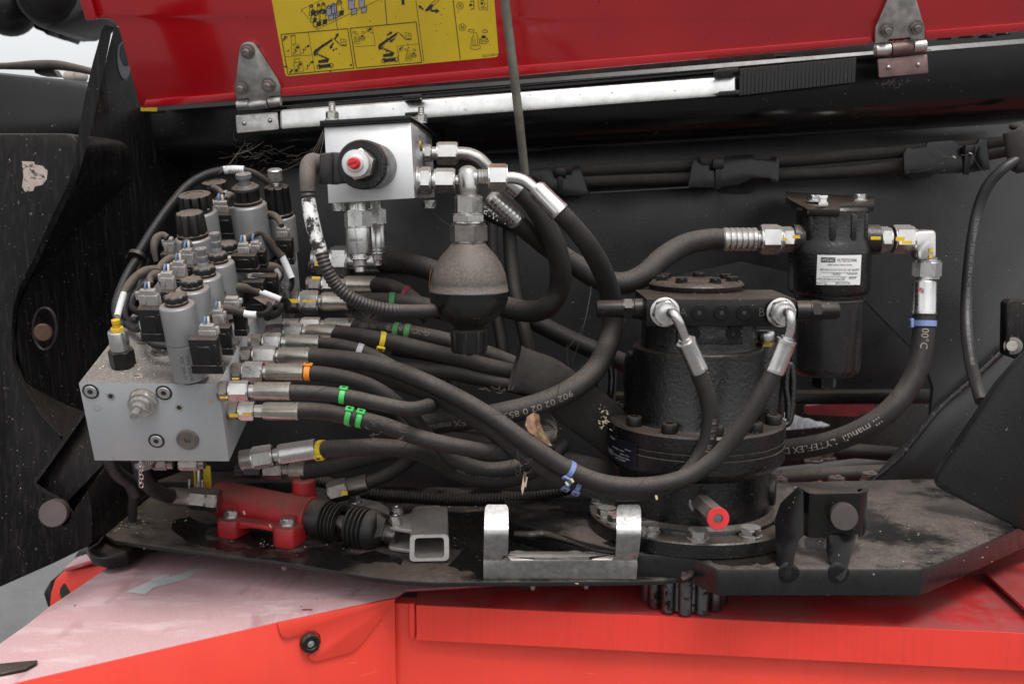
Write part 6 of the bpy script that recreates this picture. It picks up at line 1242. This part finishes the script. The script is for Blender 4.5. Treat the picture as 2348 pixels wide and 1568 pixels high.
loom('taped tail with a long white tag at the right of the solenoids', [('taped_tail', [(560, 558, 1.24), (574, 540, 1.24), (596, 534, 1.25), (615, 550, 1.255), (632, 570, 1.26), (648, 590, 1.26)], 9, fabric), ('tag', [(646, 586, 1.26), (658, 612, 1.26), (669, 638, 1.26)], 8, white), ('braided_sleeve', [(668, 636, 1.26), (670, 650, 1.27), (664, 666, 1.28), (650, 676, 1.3)], 6, braid)])
loom('thick dusty tail looping over the rear connectors', [('taped_tail', [(543, 640, 1.20), (552, 622, 1.20), (575, 613, 1.20), (600, 613, 1.21), (630, 616, 1.22), (640, 630, 1.225), (634, 646, 1.23)], [9, 12, 13, 13, 13, 11, 9], fabric), ('tape_flag', [(632, 618, 1.215), (640, 632, 1.215), (632, 645, 1.215)], 6, grayp)])
loom('dusty tail with a white tag pointing at the yellow marked hexagon', [('taped_tail', [(498, 702, 1.10), (502, 680, 1.10), (516, 664, 1.11), (545, 660, 1.12), (575, 663, 1.13), (597, 670, 1.13)], [8, 9, 11, 12, 11, 10], fabric), ('tag', [(595, 668, 1.13), (618, 677, 1.13), (644, 687, 1.13)], 7.5, white), ('braided_sleeve', [(640, 685, 1.13), (655, 690, 1.15), (660, 705, 1.18)], 8, braid)])
o = prism('tape_flag', [(580, 682, 1.125), (602, 676, 1.125), (632, 690, 1.125), (622, 707, 1.12)], FW * .001, M('brown_tape', (.12, .085, .07), .7)); tag(o, 'brown tape flag hanging under a white wire tag', 'tape')
loom('dark braided loop tucked behind the white tagged tails', [('braided_sleeve', [(580, 636, 1.24), (610, 640, 1.235), (640, 655, 1.23), (660, 680, 1.22), (655, 702, 1.2), (628, 706, 1.18), (596, 694, 1.17)], 9, braid), ('braided_sleeve', [(590, 655, 1.22), (620, 664, 1.22), (645, 690, 1.2), (640, 715, 1.17), (612, 728, 1.14)], 9, braid)])
loom('front right tail with a short white tag', [('taped_tail', [(472, 738, 1.03), (482, 724, 1.03), (505, 709, 1.04), (530, 711, 1.05), (556, 718, 1.06)], [7, 8, 10, 10, 9], fabric), ('tag', [(553, 717, 1.06), (570, 721, 1.06), (588, 722, 1.06)], 8.5, white), ('braided_sleeve', [(586, 722, 1.06), (605, 720, 1.08), (618, 710, 1.1), (615, 695, 1.13), (600, 688, 1.15)], 7, braid)])
loom('long dusty tail at the left ending in a white tag', [('taped_tail', [(378, 620, 1.13), (360, 618, 1.13), (335, 622, 1.12), (312, 635, 1.11), (295, 655, 1.10), (283, 675, 1.09)], [9, 10, 11, 10, 10, 8], fabric), ('tag', [(284, 673, 1.09), (276, 698, 1.08), (269, 725, 1.07)], 7.5, white)])
loom('short arched tail on the leftmost grey plug', [('taped_tail', [(345, 652, 1.06), (345, 638, 1.065), (358, 630, 1.07), (372, 638, 1.08), (378, 655, 1.09)], [7, 9, 12, 12, 9], fabric)])
loom('arched tail over the middle left plug', [('taped_tail', [(362, 622, 1.10), (375, 605, 1.11), (392, 594, 1.12), (408, 596, 1.13)], [9, 10, 11, 9], fabric)])
loom('arched tail of the rear left plug', [('taped_tail', [(384, 546, 1.17), (372, 540, 1.17), (358, 549, 1.165), (353, 570, 1.16), (358, 600, 1.16)], [8, 9, 10, 8, 5], fabric)])
loom('small arched tail beside the short manual pin', [('taped_tail', [(438, 566, 1.15), (430, 556, 1.15), (424, 560, 1.15), (420, 575, 1.15)], [6, 8, 8, 6], fabric)])
loom('short tail at the farthest solenoid plug', [('taped_tail', [(646, 518, 1.23), (640, 505, 1.24), (628, 494, 1.25), (612, 490, 1.26)], [6, 8, 8, 7], fabric)])
loom('dark tail behind the ring-pull solenoid', [('taped_tail', [(512, 446, 1.25), (500, 435, 1.26), (488, 430, 1.27)], [5, 7, 6], fabric), ('dark_tail', [(520, 456, 1.21), (530, 448, 1.22), (528, 470, 1.23)], [5, 8, 8], fabric)])
BG = 'braided cable bundle at the left of the solenoids'
for i, (lb, pts, r) in enumerate((('outermost braided cable of the bundle', [(322, 585, 1.2), (300, 615, 1.18), (280, 655, 1.16), (266, 700, 1.14), (272, 735, 1.12), (300, 756, 1.11), (325, 748, 1.11)], 10), ('second braided cable of the bundle', [(328, 587, 1.2), (312, 625, 1.19), (295, 668, 1.17), (284, 710, 1.15), (292, 735, 1.13), (318, 735, 1.12)], 10), ('braided cable curling inside the bundle', [(334, 592, 1.21), (325, 630, 1.2), (312, 670, 1.18), (300, 700, 1.16), (318, 715, 1.14), (340, 700, 1.13)], 9), ('innermost braided cable near the black connector', [(345, 640, 1.2), (325, 655, 1.19), (305, 680, 1.17), (292, 705, 1.16)], 9), ('braided cable dipping under the front connector', [(290, 742, 1.10), (312, 754, 1.08), (330, 748, 1.06), (333, 770, 1.045), (352, 788, 1.03), (385, 794, 1.025), (405, 788, 1.03)], 9))):
    t = thing('braided_cable', lb, 'cable', pts[0], BG); tube('sleeve', pts, r, braid, t, 14, 8)
    if i == 0: rev('binding_tie', P(318, 586, 1.195), P(310, 600, 1.19), [(0, 21), (0, 23), (9, 23), (9, 21)], plas, t, 1.19 / F, 24)
    if i == 4: tube('tag', [(330, 722, 1.04), (326, 738, 1.04), (328, 752, 1.045)], 7, white, t, 12)
# ================================================================== leaf, seed, insect wing and cobwebs
bm = bmesh.new(); lf = [(1208, 955), (1224, 945), (1236, 950), (1238, 966), (1244, 985), (1254, 1000), (1266, 1022), (1258, 1022), (1240, 1012), (1228, 1000), (1214, 992), (1204, 975)]
c = bm.verts.new(P(1230, 985, 1.085)); vs_ = [bm.verts.new(P(x, y, 1.085 + .004 * math.sin(i * 1.7))) for i, (x, y) in enumerate(lf)]
for i in range(len(lf)): bm.faces.new((c, vs_[i], vs_[(i + 1) % len(lf)]))
tag(link('dry_leaf', bm, leafm, None, 60), 'curled dry brown and green leaf caught behind the hoses', 'leaf')
wg = thing('insect', 'dead winged insect hanging in cobweb under the hoses', 'insect', (1202, 1105, 1.05))
for pts_ in ([(1200, 1090), (1207, 1092), (1203, 1115), (1198, 1135), (1195, 1120)], [(1206, 1092), (1210, 1094), (1206, 1118), (1203, 1112)]): plate('wing', pts_, 1.05, .0004, M('insect_wing', (.36, .27, .22), .5), wg)
tube('body', [(1204, 1082, 1.05), (1204, 1092, 1.05), (1203, 1104, 1.05)], [2, 3.2, 1.6], fabric, wg, 8)
bm = bmesh.new()
def thread(bm, a, b, sag=4, r=.25):
    m_ = ((a[0] + b[0]) / 2 + random.uniform(-3, 3), (a[1] + b[1]) / 2 + sag, (a[2] + b[2]) / 2); ps, rs = path([a, m_, b], r, 4); tube_bm(bm, ps, rs, 4, False)
def fluff(x, y, d, R, n, a0=0, a1=360, r=.45):
    for i in range(n):
        a = rad(random.uniform(a0, a1)); q = R * random.uniform(.6, 1.1); ps, rs = path([(x, y, d), (x + q * .6 * math.cos(a + .15), y + q * .6 * math.sin(a + .15), d + random.uniform(-.006, .006)), (x + q * math.cos(a), y + q * math.sin(a), d + random.uniform(-.01, .01))], [r, r * .8, r * .4], 3); tube_bm(bm, ps, rs, 4, False)
fluff(843, 738, 1.19, 34, 26, 180, 370); fluff(800, 740, 1.19, 30, 18, 190, 330); fluff(1278, 986, 1.08, 34, 30, 90, 260); fluff(650, 660, 1.2, 24, 14)
webs = [((500, 400, 1.2), (545, 352, 1.3)), ((545, 352, 1.3), (575, 360, 1.32)), ((540, 355, 1.3), (588, 330, 1.38)), ((575, 360, 1.3), (610, 345, 1.38)), ((745, 300, 1.05), (715, 370, 1.0)), ((742, 298, 1.05), (700, 380, 1.0)), ((735, 470, 1.05), (760, 540, 1.1)), ((725, 430, 1.0), (770, 560, 1.15)), ((600, 405, 1.25), (700, 370, 1.02)), ((1356, 655, 1.2), (1342, 735, 1.2)), ((1342, 735, 1.2), (1300, 800, 1.2)), ((1342, 735, 1.2), (1312, 830, 1.2)), ((1300, 790, 1.2), (1308, 850, 1.2)), ((1330, 730, 1.2), (1360, 725, 1.15)), ((1180, 1050, 1.08), (1300, 1085, 1.08)), ((1195, 1085, 1.06), (1175, 1060, 1.07)), ((1205, 1085, 1.06), (1225, 1070, 1.07)), ((1185, 1030, 1.06), (1215, 1060, 1.06)), ((1330, 1105, 1.08), (1375, 1140, 1.09)), ((2230, 345, 1.4), (2190, 360, 1.4)), ((2230, 355, 1.4), (2265, 410, 1.38)), ((2080, 395, 1.4), (2140, 385, 1.4)), ((2145, 340, 1.4), (2180, 370, 1.4)), ((990, 480, 1.1), (1035, 520, 1.06)), ((1030, 770, 1.1), (1075, 815, 1.1))]
for a, b in webs:
    thread(bm, a, b); 
    if random.random() < .6: thread(bm, a, (b[0] + random.uniform(-25, 25), b[1] + random.uniform(-15, 25), b[2]), 6, .4)
for _ in range(60):
    x = random.gauss(random.choice((560, 600, 690, 720)), 30); y = random.gauss(348, 17); thread(bm, (x, y, 1.36 - random.random() * .1), (x + random.uniform(-45, 45), y + random.uniform(-18, 18), 1.36 - random.random() * .1), random.uniform(-6, 8), random.choice((.12, .15, .26)))
for _ in range(16):
    x = random.uniform(2020, 2100); y = random.uniform(180, 200); thread(bm, (x, y - 8, 1.31), (x + random.uniform(-14, 14), y + random.uniform(0, 14), 1.31), 5, .2)
for x, y, d, w in ((840, 965, 1.0, 40), (905, 995, 1.0, 50), (1170, 1060, 1.06, 50), (1140, 890, 1.04, 40)):
    for _ in range(9): xx = x + random.uniform(-w, w); yy = y + random.uniform(-9, 14); thread(bm, (xx, yy, d), (xx + random.uniform(-22, 22), yy + random.uniform(-6, 10), d), 3, .45)
tag(link('cobwebs', bm, web, None, 60), 'grey cobweb threads and seed fluff strung between the parts', 'cobweb', None, 'stuff')
# chaff lying on flat surfaces
bm = bmesh.new()
def flake(p, n, sz):
    a = n.orthogonal().normalized(); a = Matrix.Rotation(random.uniform(0, 6.3), 3, n) @ a; b = n.cross(a); w = sz * random.uniform(.25, .6); q = p + n * .0006
    up = n * (sz * random.uniform(.0, .35)); vs = [bm.verts.new(v) for v in (q - a * sz - b * w, q + a * sz - b * w * .6, q + a * sz * .8 + b * w + up, q - a * sz * .9 + b * w * .8)]
    bm.faces.new(vs)
for _ in range(170):
    x = random.gauss(330, 90); y = random.gauss(835, 25); p = hit(x, y, PT)
    if 0 < (p - GA).dot(gu) < GW and 0 < (p - GA).dot(gv) < GL * .5: flake(p, gn, random.choice((.0006, .0009, .0016)))
for cx_, cy_, sx_, sy_, n_ in ((610, 1235, 12, 14, 14), (600, 1225, 60, 20, 24), (300, 1200, 50, 14, 45), (330, 1190, 60, 10, 25), (800, 1240, 120, 25, 30), (1080, 1165, 60, 8, 70), (1200, 1250, 90, 40, 30)):
    for _ in range(n_):
        p = hit(random.gauss(cx_, sx_), random.gauss(cy_, sy_), zpl(ZT)); 
        if depth(p) < 1.5: flake(p, UP, random.choice((.0008, .0013, .0022)))
for _ in range(60):
    x = random.uniform(1840, 2300); y = random.uniform(1180, 1290); flake(hit(x, y, zpl(ZB)), UP, random.choice((.0006, .0009, .0012)))
for _ in range(26): flake(P(random.gauss(1384, 7), random.gauss(962, 14), 1.185), -VF, random.choice((.001, .0018)))
for _ in range(40): flake(Vector((random.uniform(f0[0].x, f0[1].x), f0[0].y + random.uniform(.005, .06), f0[0].z)), UP, random.choice((.0005, .0009)))
for _ in range(30):
    th = random.uniform(-1.3, 1.3); r_ = random.uniform(.08, .099); flake(MZ(-.2638) + Vector((math.sin(th), -math.cos(th), 0)) * r_, UP, random.choice((.0006, .001)))
for x, y, d in ((1300, 1108, 1.06), (1312, 1101, 1.06), (2225, 352, 1.4), (2188, 361, 1.4), (1505, 1140, 1.06), (560, 1175, 1.2), (620, 1205, 1.19)): flake(P(x, y, d), -VF, .0025)
tag(link('chaff', bm, straw, None, smooth=False), 'scattered pale chaff and seed husks on the dusty surfaces', 'chaff', None, 'stuff')
